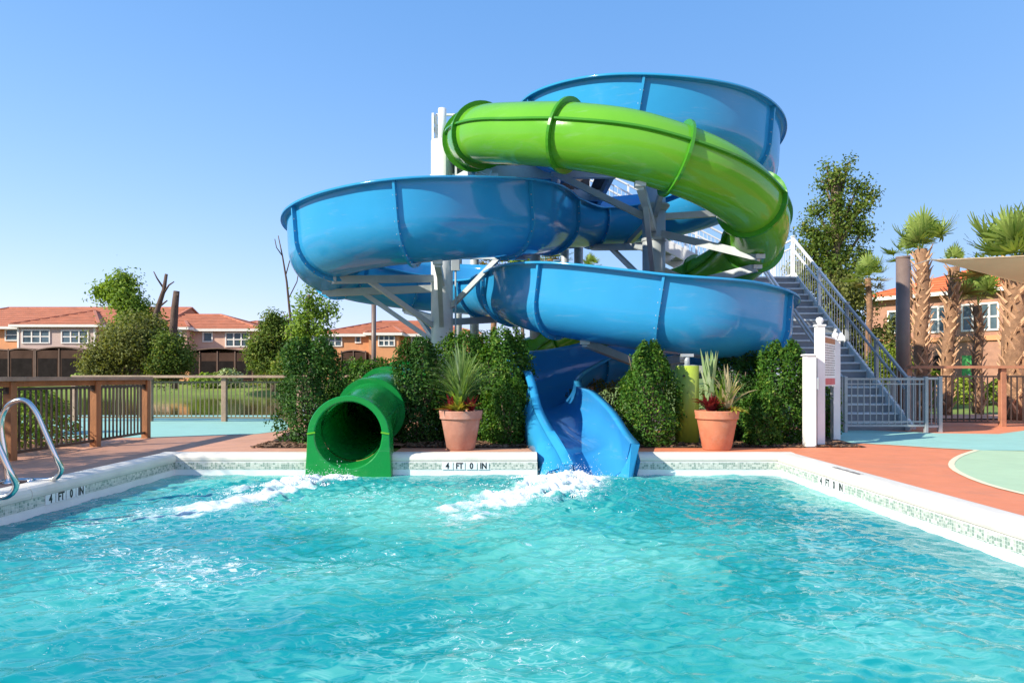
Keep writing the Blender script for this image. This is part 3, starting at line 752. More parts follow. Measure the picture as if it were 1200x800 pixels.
# mosaic waterline band
def mosaic():
    m = bpy.data.materials.new('mosaic_tile'); t = NT(m); g = t.n('NewGeometry').outputs['Position']
    v = t.n('TexVoronoi', feature='F1'); v.inputs['Scale'].default_value = 34; v.inputs['Randomness'].default_value = .35; t.l(g, v.inputs['Vector'])
    e = t.n('TexVoronoi', feature='DISTANCE_TO_EDGE'); e.inputs['Scale'].default_value = 34; e.inputs['Randomness'].default_value = .35; t.l(g, e.inputs['Vector'])
    r = t.n('SeparateColor'); t.l(v.outputs['Color'], r.inputs[0])
    c = t.mix(t.rng(r.outputs[0], 0, 1), (.36, .385, .33), (.58, .585, .51))
    c = t.mix(t.rng(r.outputs[1], .6, .7), c, (.24, .30, .25))
    c = t.mix(t.rng(e.outputs[0], .03, .07), (.62, .65, .60), c)
    b = t.n('BsdfPrincipled'); t.l(c, b.inputs['Base Color']); b.inputs['Roughness'].default_value = .18
    bp = t.n('Bump'); bp.inputs['Strength'].default_value = .5; bp.inputs['Distance'].default_value = .004; t.l(e.outputs[0], bp.inputs['Height']); t.l(bp.outputs[0], b.inputs['Normal'])
    t.l(b.outputs[0], t.out.inputs[0]); return m
M['mosaic'] = mosaic()
mb = MB(); zt_, zb_ = -.10, -.195
mb.box(PX0, PX0+.006, -5, PYF-.006, zb_, zt_); mb.box(PX1-.006, PX1, -5, PYF-.006, zb_, zt_); [mb.box(a_, b_, PYF-.006, PYF, zb_, zt_) for a_, b_ in ((PX0, NG[0]), (NG[1], NB[0]), (NB[1], PX1))]
o = mb.build('mosaic_band', M['mosaic']); o['kind'] = 'structure'
# depth markers
def text_mesh(s, size, mat, name, ext=.001, bold=.008):
    cu = bpy.data.curves.new(name, 'FONT'); cu.body = s; cu.size = size; cu.extrude = ext; cu.offset = bold*size; cu.align_x = 'CENTER'; cu.align_y = 'CENTER'
    ob = bpy.data.objects.new(name, cu); COL.objects.link(ob)
    me = bpy.data.meshes.new_from_object(ob.evaluated_get(bpy.context.evaluated_depsgraph_get())); bpy.data.objects.remove(ob)
    me.name = name; me.materials.clear(); me.materials.append(mat); return me
words = ['4', 'FT', '0', 'IN']; tms = [text_mesh(w_, .118, M['black'], 'lettering', .001, .035) for w_ in words]
tl_me = MB().bbox(-.078, .078, -.006, 0, -.05, .05, .002).mesh('marker_tile', M['tile_white'])
def marker(loc, rz, label):
    t = thing('depth_marker', label, 'depth marker', loc, rz, 'depth markers set in the pool wall')
    for k, me in enumerate(tms):
        o = link('marker_tile', tl_me, t, (-.255+.17*k, 0, 0)); l_ = link('lettering', me, o, (0, -.0075, -.001), (rad(90), 0, 0)); l_.scale = (.82, 1, 1)
marker((-.66, PYF-.007, -.148), 0, 'black on white depth marker 4 FT 0 IN between the two slide mouths')
marker((PX0+.007, 7.50, -.148), rad(90), 'black on white depth marker tiles on the shaded left pool wall')
marker((PX1-.007, 8.25, -.148), rad(-90), 'black on white depth marker tiles on the sunlit right pool wall')
# small worn, unreadable print on the right coping
mb = MB(); rp = random.Random(12); yy = 7.78
while yy < 8.42:
    l_ = rp.uniform(.015, .05); mb.box(PX1+.085, PX1+.085+rp.uniform(.03, .07), yy, yy+l_*.45, .030, .0325); yy += l_
o = mb.build('worn_print', M['grey_print'], cop); o['kind'] = 'stuff'

# water surface
xs = np.linspace(PX0+.003, PX1-.003, 430)
ys = np.concatenate([np.arange(-4.9, 2.4, .10), np.arange(2.4, PYF-.003, .022), [PYF-.003]])
X_, Y_ = np.meshgrid(xs, ys)
def rnoise(X, Y, sc_, seed):
    r = np.random.default_rng(seed); Z = 0*X; a = 1.
    for o_ in range(5):
        g = r.uniform(-1, 1, (96, 96)); g[94] = g[0]; g[:, 94] = g[:, 0]; u_ = ((X+40)*sc_*2**o_) % 94; v_ = ((Y+40)*sc_*2**o_) % 94
        i = u_.astype(int); j = v_.astype(int); fu = u_-i; fv = v_-j; fu = fu*fu*(3-2*fu); fv = fv*fv*(3-2*fv)
        Z = Z + a*((g[j, i]*(1-fu)+g[j, i+1]*fu)*(1-fv) + (g[j+1, i]*(1-fu)+g[j+1, i+1]*fu)*fv); a *= .55
    return Z
def spectrum(X, Y, n, lmin, lmax, amp, seed, dirs=None, spread=1.5):
    r = np.random.default_rng(seed); Z = np.zeros_like(X)
    for _ in range(n):
        l = math.exp(r.uniform(math.log(lmin), math.log(lmax))); a = r.normal(-1.2, spread) if dirs is None else r.normal(dirs, spread)
        k = 2*pi/l; ph = r.uniform(0, 2*pi)
        wx = X + .08*np.sin(Y*2.1+ph) + .05*np.sin(X*3.3-ph*2); wy = Y + .08*np.sin(X*1.7+ph*3)
        s_ = np.sin(k*(cos(a)*wx + sin(a)*wy) + ph)
        Z += amp*(l/lmax)**.9*(1-np.abs(s_)*1.0 if _ % 3 == 0 else s_*.6)
    return Z
ZW = spectrum(X_, Y_*1.5, 54, .10, .9, .0050, 5) + .010*rnoise(X_, Y_*1.6, .8, 77)
near_b = np.exp(-(((X_-.8)/1.6)**2 + ((Y_-8.6)/2.0)**2)); near_g = np.exp(-(((X_+2.7)/1.5)**2 + ((Y_-8.8)/1.8)**2))
ZW += (near_b+near_g)*spectrum(X_, Y_, 30, .10, .5, .013, 9)
edge = np.minimum(np.minimum(X_-PX0, PX1-X_), PYF-Y_); ZW *= .35+.65*smooth_step(0, .8, edge)
ZW -= ZW.mean()
def patch(x0, y0, x1, y1, wd0, wd1):
    """how near to the axis of an outrun jet, 0..1, and how far along it"""
    d = np.array((x1-x0, y1-y0)); L_ = np.linalg.norm(d); d /= L_
    t = ((X_-x0)*d[0] + (Y_-y0)*d[1])/L_; s_ = (X_-x0)*-d[1] + (Y_-y0)*d[0]
    wd = wd0 + (wd1-wd0)*np.clip(t, 0, 1)
    return np.clip(t, -.3, 1.3), s_/wd
rn = rnoise(X_, Y_, 2.6, 4); rn2 = rnoise(X_, Y_, 7., 8)
FM = np.zeros_like(X_)
for (a, hgt) in (((1.0, 9.75, .05, 7.35, .50, 1.15), .10), ((-2.25, 9.65, -3.5, 7.9, .34, .6), .075), ((.3, 8.6, -.9, 6.3, .3, .8), .02), ((-2.6, 8.6, -4.0, 6.0, .2, .6), .01)):
    t, s_ = patch(*a); body = np.clip(1-s_**2*1.1, 0, 1)*np.clip((t+.12)*8, 0, 1)*np.clip((1.05-t)*1.8, 0, 1)
    ZW += hgt*body*np.clip(1-t*.8, .1, 1)*(.55+.75*rn2+.35*rn)*np.clip(t*4+.25, 0, 1); FM = np.maximum(FM, body*(1.15-.75*t)+ (rn2*.55+rn*.3)*body)
ZW += .008*rn + .003*rn2
Vw = np.stack([X_, Y_, ZW+WZ], -1).reshape(-1, 3); ny, nx = X_.shape; ii = np.arange(nx*ny).reshape(ny, nx)
quads = np.stack([ii[:-1, :-1], ii[:-1, 1:], ii[1:, 1:], ii[1:, :-1]], -1).reshape(-1, 4)
def watermat():
    m = bpy.data.materials.new('pool_water'); t = NT(m); p0 = t.pos()
    bp = t.n('Bump'); bp.inputs['Strength'].default_value = .5; bp.inputs['Distance'].default_value = .016
    hb = t.math('ADD', t.noise(t.pos((1, 2.0, 1)), 6, 5, .6, 1.4), t.math('MULTIPLY', t.noise(t.pos((1.2, 2.4, 1)), 22, 4, .6, .8), .4))
    t.l(hb, bp.inputs['Height'])
    # what lies in the water is seen bent by the slope of the surface
    sh = t.n('VectorMath', operation='MULTIPLY_ADD'); t.l(bp.outputs[0], sh.inputs[0]); sh.inputs[1].default_value = (1.3, 1.3, 0); t.l(p0, sh.inputs[2]); p = sh.outputs[0]
    def q(scale):
        mp = t.n('Mapping'); t.l(p, mp.inputs[0]); mp.inputs['Scale'].default_value = scale; return mp.outputs[0]
    at = t.n('Attribute', attribute_name='foam'); fo = at.outputs['Fac']
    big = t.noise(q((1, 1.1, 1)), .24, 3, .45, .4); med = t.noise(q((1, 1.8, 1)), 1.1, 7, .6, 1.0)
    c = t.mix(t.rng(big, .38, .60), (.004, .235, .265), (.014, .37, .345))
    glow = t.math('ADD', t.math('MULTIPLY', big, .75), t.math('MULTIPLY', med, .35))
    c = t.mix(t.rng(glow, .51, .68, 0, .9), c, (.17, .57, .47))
    # ripple highlights, caustic lines and foam painted in as thin pale threads
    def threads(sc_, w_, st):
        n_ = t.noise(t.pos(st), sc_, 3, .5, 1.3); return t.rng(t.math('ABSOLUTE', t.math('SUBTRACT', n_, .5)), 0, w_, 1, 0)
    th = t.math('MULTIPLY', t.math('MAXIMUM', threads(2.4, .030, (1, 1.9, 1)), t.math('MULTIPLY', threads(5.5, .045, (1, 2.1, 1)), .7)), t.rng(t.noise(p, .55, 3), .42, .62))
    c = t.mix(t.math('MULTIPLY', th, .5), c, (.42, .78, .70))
    # floating foam: streaks and flecks
    fl = t.noise(q((1.0, 2.2, 1)), 2.6, 8, .66, 1.6); fld = t.noise(p, .5, 3)
    sx = t.n('SeparateXYZ'); t.l(p0, sx.inputs[0]); side = t.rng(sx.outputs[0], 1.0, -2.0, -.004, .05)
    flk = t.rng(t.math('ADD', t.math('ADD', fl, side), t.math('MULTIPLY', t.math('SUBTRACT', fld, .5), .5)), .665, .70)
    foam = t.math('MAXIMUM', t.math('MULTIPLY', t.rng(t.math('ADD', fo, t.math('MULTIPLY', t.math('SUBTRACT', t.noise(p, 9, 6, .7, .8), .5), 1.6)), .30, .80), t.rng(fo, 0, .25)), t.math('MULTIPLY', flk, .8))
    df = t.n('BsdfDiffuse'); t.l(c, df.inputs[0]); up = t.n('CombineXYZ'); up.inputs[2].default_value = 1; t.l(up.outputs[0], df.inputs['Normal'])
    gl = t.n('BsdfGlossy'); gl.inputs['Roughness'].default_value = .04; t.l(bp.outputs[0], gl.inputs['Normal'])
    fr = t.n('Fresnel'); fr.inputs['IOR'].default_value = 1.33; t.l(bp.outputs[0], fr.inputs['Normal'])
    b = t.n('MixShader'); t.l(t.math('MINIMUM', fr.outputs[0], .5), b.inputs[0]); t.l(df.outputs[0], b.inputs[1]); t.l(gl.outputs[0], b.inputs[2])
    d = t.n('BsdfPrincipled'); d.inputs['Base Color'].default_value = (.80, .88, .88, 1); d.inputs['Roughness'].default_value = .6
    bp2 = t.n('Bump'); bp2.inputs['Strength'].default_value = .8; bp2.inputs['Distance'].default_value = .04; t.l(t.noise(p, 30, 4, .7), bp2.inputs['Height']); t.l(bp2.outputs[0], d.inputs['Normal'])
    mx = t.n('MixShader'); t.l(foam, mx.inputs[0]); t.l(b.outputs[0], mx.inputs[1]); t.l(d.outputs[0], mx.inputs[2]); t.l(mx.outputs[0], t.out.inputs[0])
    return m
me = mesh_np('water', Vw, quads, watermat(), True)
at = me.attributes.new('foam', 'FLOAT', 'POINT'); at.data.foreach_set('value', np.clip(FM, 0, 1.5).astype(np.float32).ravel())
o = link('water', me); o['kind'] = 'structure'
# froth thrown up by the two chutes: thousands of small blobs
ico = MB(); 
def ico_vf():
    import bmesh
    bm = bmesh.new(); bmesh.ops.create_icosphere(bm, subdivisions=1, radius=1); v = np.array([x.co[:] for x in bm.verts]); f = np.array([[q.index for q in x.verts] for x in bm.faces]); bm.free(); return v, f
IV, IF = ico_vf()
def inst(points, radii, flat=None):
    n_ = len(points); j = RNG.uniform(.75, 1.25, (n_, 1, 3)); V = points[:, None, :] + IV[None]*radii[:, None, None]*j
    Fc = (IF[None] + (np.arange(n_)*len(IV))[:, None, None]).reshape(-1, 3); return V.reshape(-1, 3), Fc
M['froth'] = pm('white_froth', (.82, .88, .88), .5, .04, 9)
def froth(name, label, x0, y0, x1, y1, w0, w1, hgt, n_, seed):
    r = np.random.default_rng(seed); t = r.beta(1.1, 1.9, n_); s_ = r.normal(0, .42, n_); wd = w0+(w1-w0)*t
    d = np.array((x1-x0, y1-y0)); L_ = np.linalg.norm(d); d /= L_
    x = x0+d[0]*t*L_ - d[1]*s_*wd; y = y0+d[1]*t*L_ + d[0]*s_*wd
    keep = (rnoise(x, y, 3.2, seed) + .25*r.normal(size=n_) > -.1-.35*(1-t)) & (x > PX0+.05) & (y < PYF-.03); x, y, t, s_ = x[keep], y[keep], t[keep], s_[keep]
    lump = .6+.5*rnoise(x, y, 4.5, seed+1)
    zz = WZ + hgt*np.exp(-s_**2*2.5)*np.clip(t*5+.3, 0, 1)*np.clip(1-t*.85, .08, 1)*lump*r.uniform(.2, 1.05, len(x))
    rad_ = r.uniform(.003, .0095, len(x))*(1.25-.5*t)
    k = r.uniform(size=len(x)) < .05; zz[k] += r.exponential(.05, k.sum()); rad_[k] *= .45
    V, Fc = inst(np.stack([x, y, zz], -1), rad_)
    o = link(name, mesh_np(name, V, Fc, M['froth'], True)); tag(o, label, 'splash', kind='stuff')
froth('splash_foam', 'white churned foam spreading from the end of the blue slide', .95, 9.72, .0, 7.5, .55, 1.2, .16, 38000, 21)
froth('splash_foam', 'white churned foam spreading from the mouth of the green tube', -2.25, 9.62, -3.35, 8.1, .34, .6, .145, 20000, 22)

# pond beyond the fence
def pondmat():
    m = bpy.data.materials.new('pond_water'); t = NT(m)
    c = t.mix(t.rng(t.noise(t.pos((1, .3, 1)), .3, 4), .35, .65), (.05, .055, .015), (.11, .10, .03))
    b = t.n('BsdfPrincipled'); t.l(c, b.inputs['Base Color']); b.inputs['Roughness'].default_value = .05; b.inputs['IOR'].default_value = 1.33
    bp = t.n('Bump'); bp.inputs['Strength'].default_value = .12; bp.inputs['Distance'].default_value = .05; t.l(t.noise(t.pos((1, .25, 1)), 3, 3), bp.inputs['Height']); t.l(bp.outputs[0], b.inputs['Normal'])
    t.l(b.outputs[0], t.out.inputs[0]); return m
struct('pond', [(-140, 18.6, -.30), (2.6, 18.6, -.30), (2.6, 49.5, -.12), (-140, 49.5, -.12)], [(0, 1, 2, 3)], pondmat())
sheet('orange_path', [[(8, 18.6), (60, 18.6), (60, 20.8), (8, 20.8)]], .0, M['deck_tan'])
# ------------------------------------------------------------------ ladder rails
def grab(D, xb, label):
    t = thing('grab_rail', label, 'grab rail', (xb, D, 0), 0, 'pool ladder grab rails')
    pts = [(.06, .03), (.03, .30), (-.01, .60), (.04, .77), (.15, .85), (.26, .84), (.36, .72), (.46, .50), (.56, .28), (.585, .14), (.52, .05), (.40, .03), (.2, .03), (.02, .03), (-.06, .0)]
    P = spline([(xb+a, D + (.05 if i > 8 else 0), b*1.02) for i, (a, b) in enumerate(pts)], .03)
    MB().tube([tuple(p) for p in P], .027, 12).build('rail_tube', M['chrome'], t)
    for xx in (xb+.06, xb+.30): MB().lathe([(.05, 0), (.05, .012), (.03, .02), (.026, .05)], (xx, D, .006), 16).build('flange', M['chrome'], t)
grab(7.3, -5.32, 'polished steel pool grab rail with a rounded arch, the one nearer the green tube')
grab(6.25, -5.05, 'polished steel pool grab rail cut off by the left edge of the picture')

# ------------------------------------------------------------------ fences
def fence(name, label, pts, capz, caph, panelz, mats, pick=.105, post=.12, capw=.26, posts=None):
    cap, pw, pan = mats; pts = [Vector((*p, 0)) for p in pts]
    t = thing(name, label, 'fence', pts[0]); o0 = org(t)
    me = MB().bar(Vector((0, 0, .10)), Vector((0, 0, panelz)), .022, .022, (1, 0, 0)).mesh('picket', pan)
    for i, p in enumerate(pts):
        MB().bbox(p.x-post/2, p.x+post/2, p.y-post/2, p.y+post/2, 0, capz-caph-.002, .008).build('fence_post', pw, t)
        if i == len(pts)-1: continue
        q = pts[i+1]; d = (q-p).normalized(); a = p+d*post/2; b = q-d*post/2; u = Vector((0, 0, 1))
        MB().bar(p+u*(capz-caph/2), q+u*(capz-caph/2), capw, caph).build('cap_rail', cap, t)
        MB().bar(p+u*(capz-caph-.04), q+u*(capz-caph-.04), .07, .08).build('under_rail', pw, t) if name == 'side_fence' else None
        for zz in (panelz, .10): MB().bar(a+u*zz, b+u*zz, .035, .04).build('panel_rail', pan, t)
        n_ = max(2, int((b-a).length/pick))
        for k in range(1, n_): link('picket', me, t, a.lerp(b, k/n_)-o0)
        for e in (a, b): MB().bar(e+u*(panelz-.06), e+u*(panelz+.06), .06, .06).build('panel_bracket', pan, t)
    return t
FX = -6.67
fence('side_fence', 'brown wooden fence with dark picket panels beside the ladder rails', [(FX, 5.0), (FX, 7.2), (FX, 9.3), (FX, 11.2), (FX, 12.75)], 1.115, .055, .95, (M['wood_cap'], M['wood'], M['bronze']))
fence('pond_fence', 'wooden rail fence with thin pale pickets in front of the pond', [(-11.0-.0, 17.6), (-9.05, 17.5), (-7.15, 17.4), (-5.25, 17.3), (-3.3, 17.2), (-1.4, 17.1)], 1.15, .06, .98, (M['wood_cap'], M['wood_cap'], pm('olive_metal', (.16, .13, .07), .5, .1)))
fence('terrace_fence', 'dark picket fence with reddish wooden top rail right of the stairs', [(9.0, 15.9), (11.0, 15.7), (13.0, 15.5), (15.0, 15.3), (17.0, 15.1)], 1.36, .06, 1.12, (M['wood_red'], M['wood_red'], M['bronze']), .12)

# ------------------------------------------------------------------ leaves
def leaves(C, Nrm, size, droop=.25, r=RNG, aspect=.42):
    """pointed, folded leaves: centre, facing direction, length"""
    n = len(C); Nn = Nrm/np.maximum(np.linalg.norm(Nrm, axis=1), 1e-6)[:, None]
    d = np.cross(Nn, r.normal(size=(n, 3))); d /= np.maximum(np.linalg.norm(d, axis=1), 1e-6)[:, None]; s_ = np.cross(Nn, d)
    L_ = (size*r.uniform(.6, 1.3, n))[:, None]; w_ = L_*aspect
    V = np.stack([C-d*L_*.5, C+s_*w_*.5+Nn*w_*.18, C+d*L_*.5-Nn*L_*droop, C-s_*w_*.5+Nn*w_*.18], 1).reshape(-1, 3)
    Fc = np.arange(n*4).reshape(-1, 4)
    return V, Fc
def bush(name, label, x, y, rx, ry, h, n, size, mat, seed, taper=.55, group=None, power=2.2, z0=0.0, lump=.19):
    r = np.random.default_rng(seed)
    t = thing(name, label, 'bush', (x, y, z0), 0, group)
    # shell-biased points of a lumpy column that narrows to the top
    a = r.uniform(0, 2*pi, n); u_ = r.uniform(0, 1, n)**.85; k = 1 - np.abs(2*u_-.86).clip(0)**3*.35
    env = np.where(u_ < .25, .80+.8*u_, 1.0)*(1-(np.clip((u_-.25)/.75, 0, 1))**power*(1-.12) )**taper
    env = np.clip(env, .08, 1.2)
    lum = 1 + lump*(np.sin(a*3+seed+u_*5) + np.sin(a*5-seed*2+u_*11)*.7 + np.sin(u_*17+a*2+seed)*.5) + r.normal(0, .08, n)
    rho = 1-np.abs(r.normal(0, .16, n)); rho = np.where(np.sin(a*13+u_*29+seed) > .93, rho*1.14, rho); rr = env*lum*rho
    C = np.stack([rx*rr*np.cos(a), ry*rr*np.sin(a), h*(u_*(1+.05*np.sin(a*4+seed))) + r.normal(0, .02, n)], 1); C[:, 2] = C[:, 2].clip(.02)
    Nn = np.stack([np.cos(a), np.sin(a), .35+u_*1.0], 1) + r.normal(0, .65, (n, 3))
    V, Fc = leaves(C, Nn, size, r=r, aspect=.5)
    o = link('foliage', mesh_np('foliage', V, Fc, mat), t)
    mb = MB(); b0 = Vector((x, y, z0))
    for i in range(9):
        an = r.uniform(0, 2*pi); e_ = r.uniform(.3, .75); hh = h*r.uniform(.55, .9)
        mb.tube([b0+Vector((cos(an)*.05, sin(an)*.05, 0)), b0+Vector((cos(an)*rx*e_*.5, sin(an)*ry*e_*.5, hh*.5)), b0+Vector((cos(an)*rx*e_, sin(an)*ry*e_, hh))], [.018, .012, .006], 5)
    mb.build('stem', M['bark'], t)
    return t
G1 = None
def px(x, D): return (x-600)*D/F
bush('hedge_bush', 'tall dark bush at the left end of the hedge, left of the green tube', px(366, 11.9), 11.9, .56, .5, 1.72, 9500, .06, M['hedge_dark'], 11, .35)
bush('hedge_bush', 'lighter lower bush behind the green tube between two dark bushes', px(430, 13.6), 13.6, .85, .5, 1.42, 7000, .065, M['hedge'], 12, .4)
bush('hedge_bush', 'dark rounded bush just right of the green tube', px(490, 12.0), 12.0, .44, .42, 1.72, 9000, .058, M['hedge_dark'], 13, .38)
bush('hedge_bush', 'tall bush rising behind the left flowerpot', px(545, 12.7), 12.7, .72, .45, 1.86, 12500, .06, M['hedge'], 14, .4)
bush('hedge_bush', 'tall bush between the left flowerpot and the blue chute, its top sunlit', px(592, 12.2), 12.2, .50, .42, 1.88, 11000, .06, M['hedge'], 15, .4)
bush('hedge_bush', 'low bright bush at the left foot of the blue chute', px(594, 11.5), 11.5, .34, .3, 1.05, 4500, .055, M['hedge'], 16, .4)
bush('hedge_bush', 'sunlit cone shaped bush right of the blue chute exit', px(760, 11.4), 11.4, .49, .42, 1.62, 10500, .055, M['hedge'], 17, .75)
bush('hedge_bush', 'dark bush behind the right flowerpot under the blue slide', px(866, 12.4), 12.4, .62, .4, 1.5, 10000, .058, M['hedge_dark'], 18, .4)
bush('hedge_bush', 'dark bush next to the white posts, under the right end of the slide', px(918, 11.9), 11.9, .48, .45, 1.66, 10000, .06, M['hedge'], 19, .45)
bush('hedge_bush', 'small low bush in front of the white posts', px(893, 11.4), 11.4, .3, .28, .85, 4000, .055, M['hedge'], 20, .4)
bush('hedge_bush', 'bush half hidden behind the rules sign', px(965, 12.9), 12.9, .3, .3, 1.25, 3500, .06, M['hedge'], 23, .4)
for i, (xx, DD, hh, mm) in enumerate(((-8.2, 8.4, .85, 'leaf_yellow'), (-8.0, 9.9, .80, 'leaf_yellow'), (-7.9, 11.3, .9, 'leaf_light'), (-9.6, 13.4, .95, 'leaf_yellow'), (-8.3, 6.6, .9, 'hedge'))):
    bush('shrub', ('yellow green shrub seen through the left fence behind the arched grab rail', 'yellow green shrub behind the middle of the left fence', 'light green shrub behind the last panel of the left fence', 'yellow green shrub farther back behind the left fence', 'shrub behind the left fence at the picture edge')[i], xx, DD, .75, .6, hh, 2600, .085, M[mm], 30+i, .5, 'shrubs behind the side fence')

bush('shrub', 'brownish low shrub in the gap between the blue chute and the cone shaped bush', px(712, 15.5), 15.5, .9, .5, 1.0, 2500, .07, M['leaf_brown'], 25, .5)
# ------------------------------------------------------------------ flowerpots
def blades(base, n, h, spread, mat, name, parent, wd=.018, seed=1, curl=.5, upright=.3):
    r = np.random.default_rng(seed); V = []; Fc = []
    for _ in range(n):
        a = r.uniform(0, 2*pi); L_ = h*r.uniform(.55, 1.1); sp = spread*r.uniform(.1, 1); w_ = wd*r.uniform(.7, 1.3); b0 = np.array(base) + np.array((cos(a), sin(a), 0))*.05*r.uniform(0, 1)
        s_ = np.array((-sin(a), cos(a), 0)); k = len(V); m_ = 6
        for i in range(m_):
            t = i/(m_-1); p = b0 + np.array((cos(a), sin(a), 0))*sp*(t**1.6) + np.array((0, 0, L_*(t - curl*t**3*.5*(sp/spread))))
            ww = w_*(1-t)**.6*(.6+.8*min(1, t*3)) if i < m_-1 else .001; V += [p-s_*ww, p+s_*ww + np.array((0, 0, ww*.5))]
        for i in range(m_-1): Fc.append((k+2*i, k+2*i+1, k+2*i+3, k+2*i+2))
    return link(name, mesh_np(name, np.array(V)-np.array(org(parent)), np.array(Fc), mat), parent)
def pot(x, y, r, h, mat, label):
    t = thing('flowerpot', label, 'flowerpot', (x, y, 0))
    body = MB().lathe([(0, .004), (r*.62, .004), (r*.64, .01), (r*.90, h*.80), (r*.90, h*.81)], (x, y, 0), 40).build('pot_body', mat, t)
    MB().lathe([(r*.90, h*.79), (r*.955, h*.785), (r*.97, h*.80), (r*.97, h*.825), (r*.955, h*.84), (r*1.0, h*.975), (r*.99, h), (r*.93, h), (r*.90, h*.93), (r*.88, h*.85)], (x, y, 0), 40).build('pot_rim', mat, body)
    MB().lathe([(r*.9, h*.9), (r*.5, h*.93), (0, h*.94)], (x, y, 0), 24).build('soil', M['soil'], t)
    return t
D1 = 10.75
p1 = pot(px(540, D1), D1, .335, .60, M['terracotta_pale'], 'weathered terracotta flowerpot with arching green grass left of the blue chute')
X1 = px(540, D1)
blades((X1-.02, D1-.08, .56), 26, .62, .42, M['leaf_light'], 'green_foliage', p1, .026, 24, .8)
blades((X1, D1, .56), 420, 1.1, .62, M['blade'], 'grass_foliage', p1, .008, 3, .9)
blades((X1+.02, D1+.03, .56), 22, 1.25, .6, M['leaf_varieg'], 'broad_foliage', p1, .022, 4, .8)
blades((X1+.16, D1-.05, .56), 14, .34, .28, M['leaf_red'], 'red_foliage', p1, .024, 5, .7)
blades((X1-.14, D1-.05, .56), 14, .34, .28, M['leaf_red'], 'red_foliage', p1, .024, 15, .7)
blades((X1-.02, D1-.14, .56), 60, .22, .38, M['croton'], 'yellow_foliage', p1, .022, 6, 1.0)
D2 = 10.75; X2 = px(840, D2)
p2 = pot(X2, D2, .335, .60, M['terracotta'], 'bright terracotta flowerpot with red and pale variegated plants by the lime post')
blades((X2-.10, D2, .56), 19, .98, .16, M['leaf_varieg'], 'variegated_foliage', p2, .045, 7, .2)
blades((X2-.13, D2-.12, .56), 85, .32, .34, M['leaf_red'], 'red_foliage', p2, .024, 8, .8)
blades((X2+.12, D2, .56), 90, .62, .42, M['blade'], 'grass_foliage', p2, .013, 9, .6)
blades((X2+.05, D2+.02, .56), 60, .62, .34, M['leaf_light'], 'green_foliage', p2, .02, 28, .7)
blades((X2+.15, D2-.05, .56), 34, .78, .50, M['plume'], 'straw_foliage', p2, .02, 10, .7)
blades((X2+.20, D2-.16, .58), 40, .14, .26, M['croton'], 'trailing_foliage', p2, .02, 16, 3.0)

# ------------------------------------------------------------------ sign and posts
sgn = thing('rules_sign', 'white rules board with a red notice between two white capped posts', 'sign', (px(970, 11.2), 11.2, 0))
def vpost(x, y, h, wd, parent, ball=True):
    o = MB().bbox(x-wd/2, x+wd/2, y-wd/2, y+wd/2, 0, h, .006).build('post', M['vinyl'], parent)
    mb = MB().bbox(x-wd*.62, x+wd*.62, y-wd*.62, y+wd*.62, h, h+.025, .006)
    if ball: mb.lathe([(wd*.25, h+.025), (wd*.22, h+.04), (wd*.42, h+.065), (wd*.48, h+.10), (wd*.36, h+.135), (0, h+.15)], (x, y, 0), 16)
    mb.build('post_cap', M['vinyl'], o)
ya, yb_ = 11.3, 12.4
xa, xb_ = px(960.5, ya), px(979, yb_)
vpost(xa, ya, 1.93, .125, sgn); vpost(xb_, yb_, 1.75, .125, sgn)
dv = (Vector((xb_, yb_, 0))-Vector((xa, ya, 0))); L_ = dv.length; dv.normalize(); ang = math.atan2(dv.y, dv.x)
a_ = Vector((xa, ya, 0))+dv*.09
bd = MB().bbox(.09, L_-.09, -.012, .012, .96, 1.80, .004)
def on_board(mb, name, mat, parent):
    me = mb.mesh(name, mat); R_ = Matrix.Rotation(ang, 4, 'Z'); me.transform(Matrix.Translation((xa, ya, 0)-0*Vector(org(sgn)) if False else Vector((xa, ya, 0))-org(sgn)) @ R_)
    o = link(name, me, parent); ORG[o.name] = org(sgn); return o
board = on_board(bd, 'board', M['vinyl'], sgn)
# the board faces left-front, towards the pool
n_sign = -1
on_board(MB().box(.14, L_-.12, -.0165, -.0135, 1.68, 1.77), 'header_print', pm('brown_print', (.40, .16, .07), .6, .3, 20), board)
on_board(MB().box(.40, L_-.12, -.0165, -.0135, .98, 1.09), 'red_notice', pm('red_notice', (.60, .11, .12), .5, .1), board)
mb = MB(); r = random.Random(5)
for i in range(13):
    zz = 1.64-.041*i; xx = .14
    while xx < L_-.2:
        w_ = r.uniform(.04, .16); mb.box(xx, min(xx+w_, L_-.13), -.0163, -.0137, zz-.006, zz+.006); xx += w_+r.uniform(.02, .05)
on_board(mb, 'small_print', M['grey_print'], board)['kind'] = 'stuff'
wp = thing('white_post', 'shorter square white post with a grey box, left of the rules sign', 'post', (px(948.5, 11.15), 11.15, 0))
vpost(px(948.5, 11.15), 11.15, 1.45, .16, wp, False)
MB().bbox(px(948.5, 11.15)+.08, px(948.5, 11.15)+.13, 11.08, 11.22, .92, 1.1).build('switch_box', M['steel'], wp)

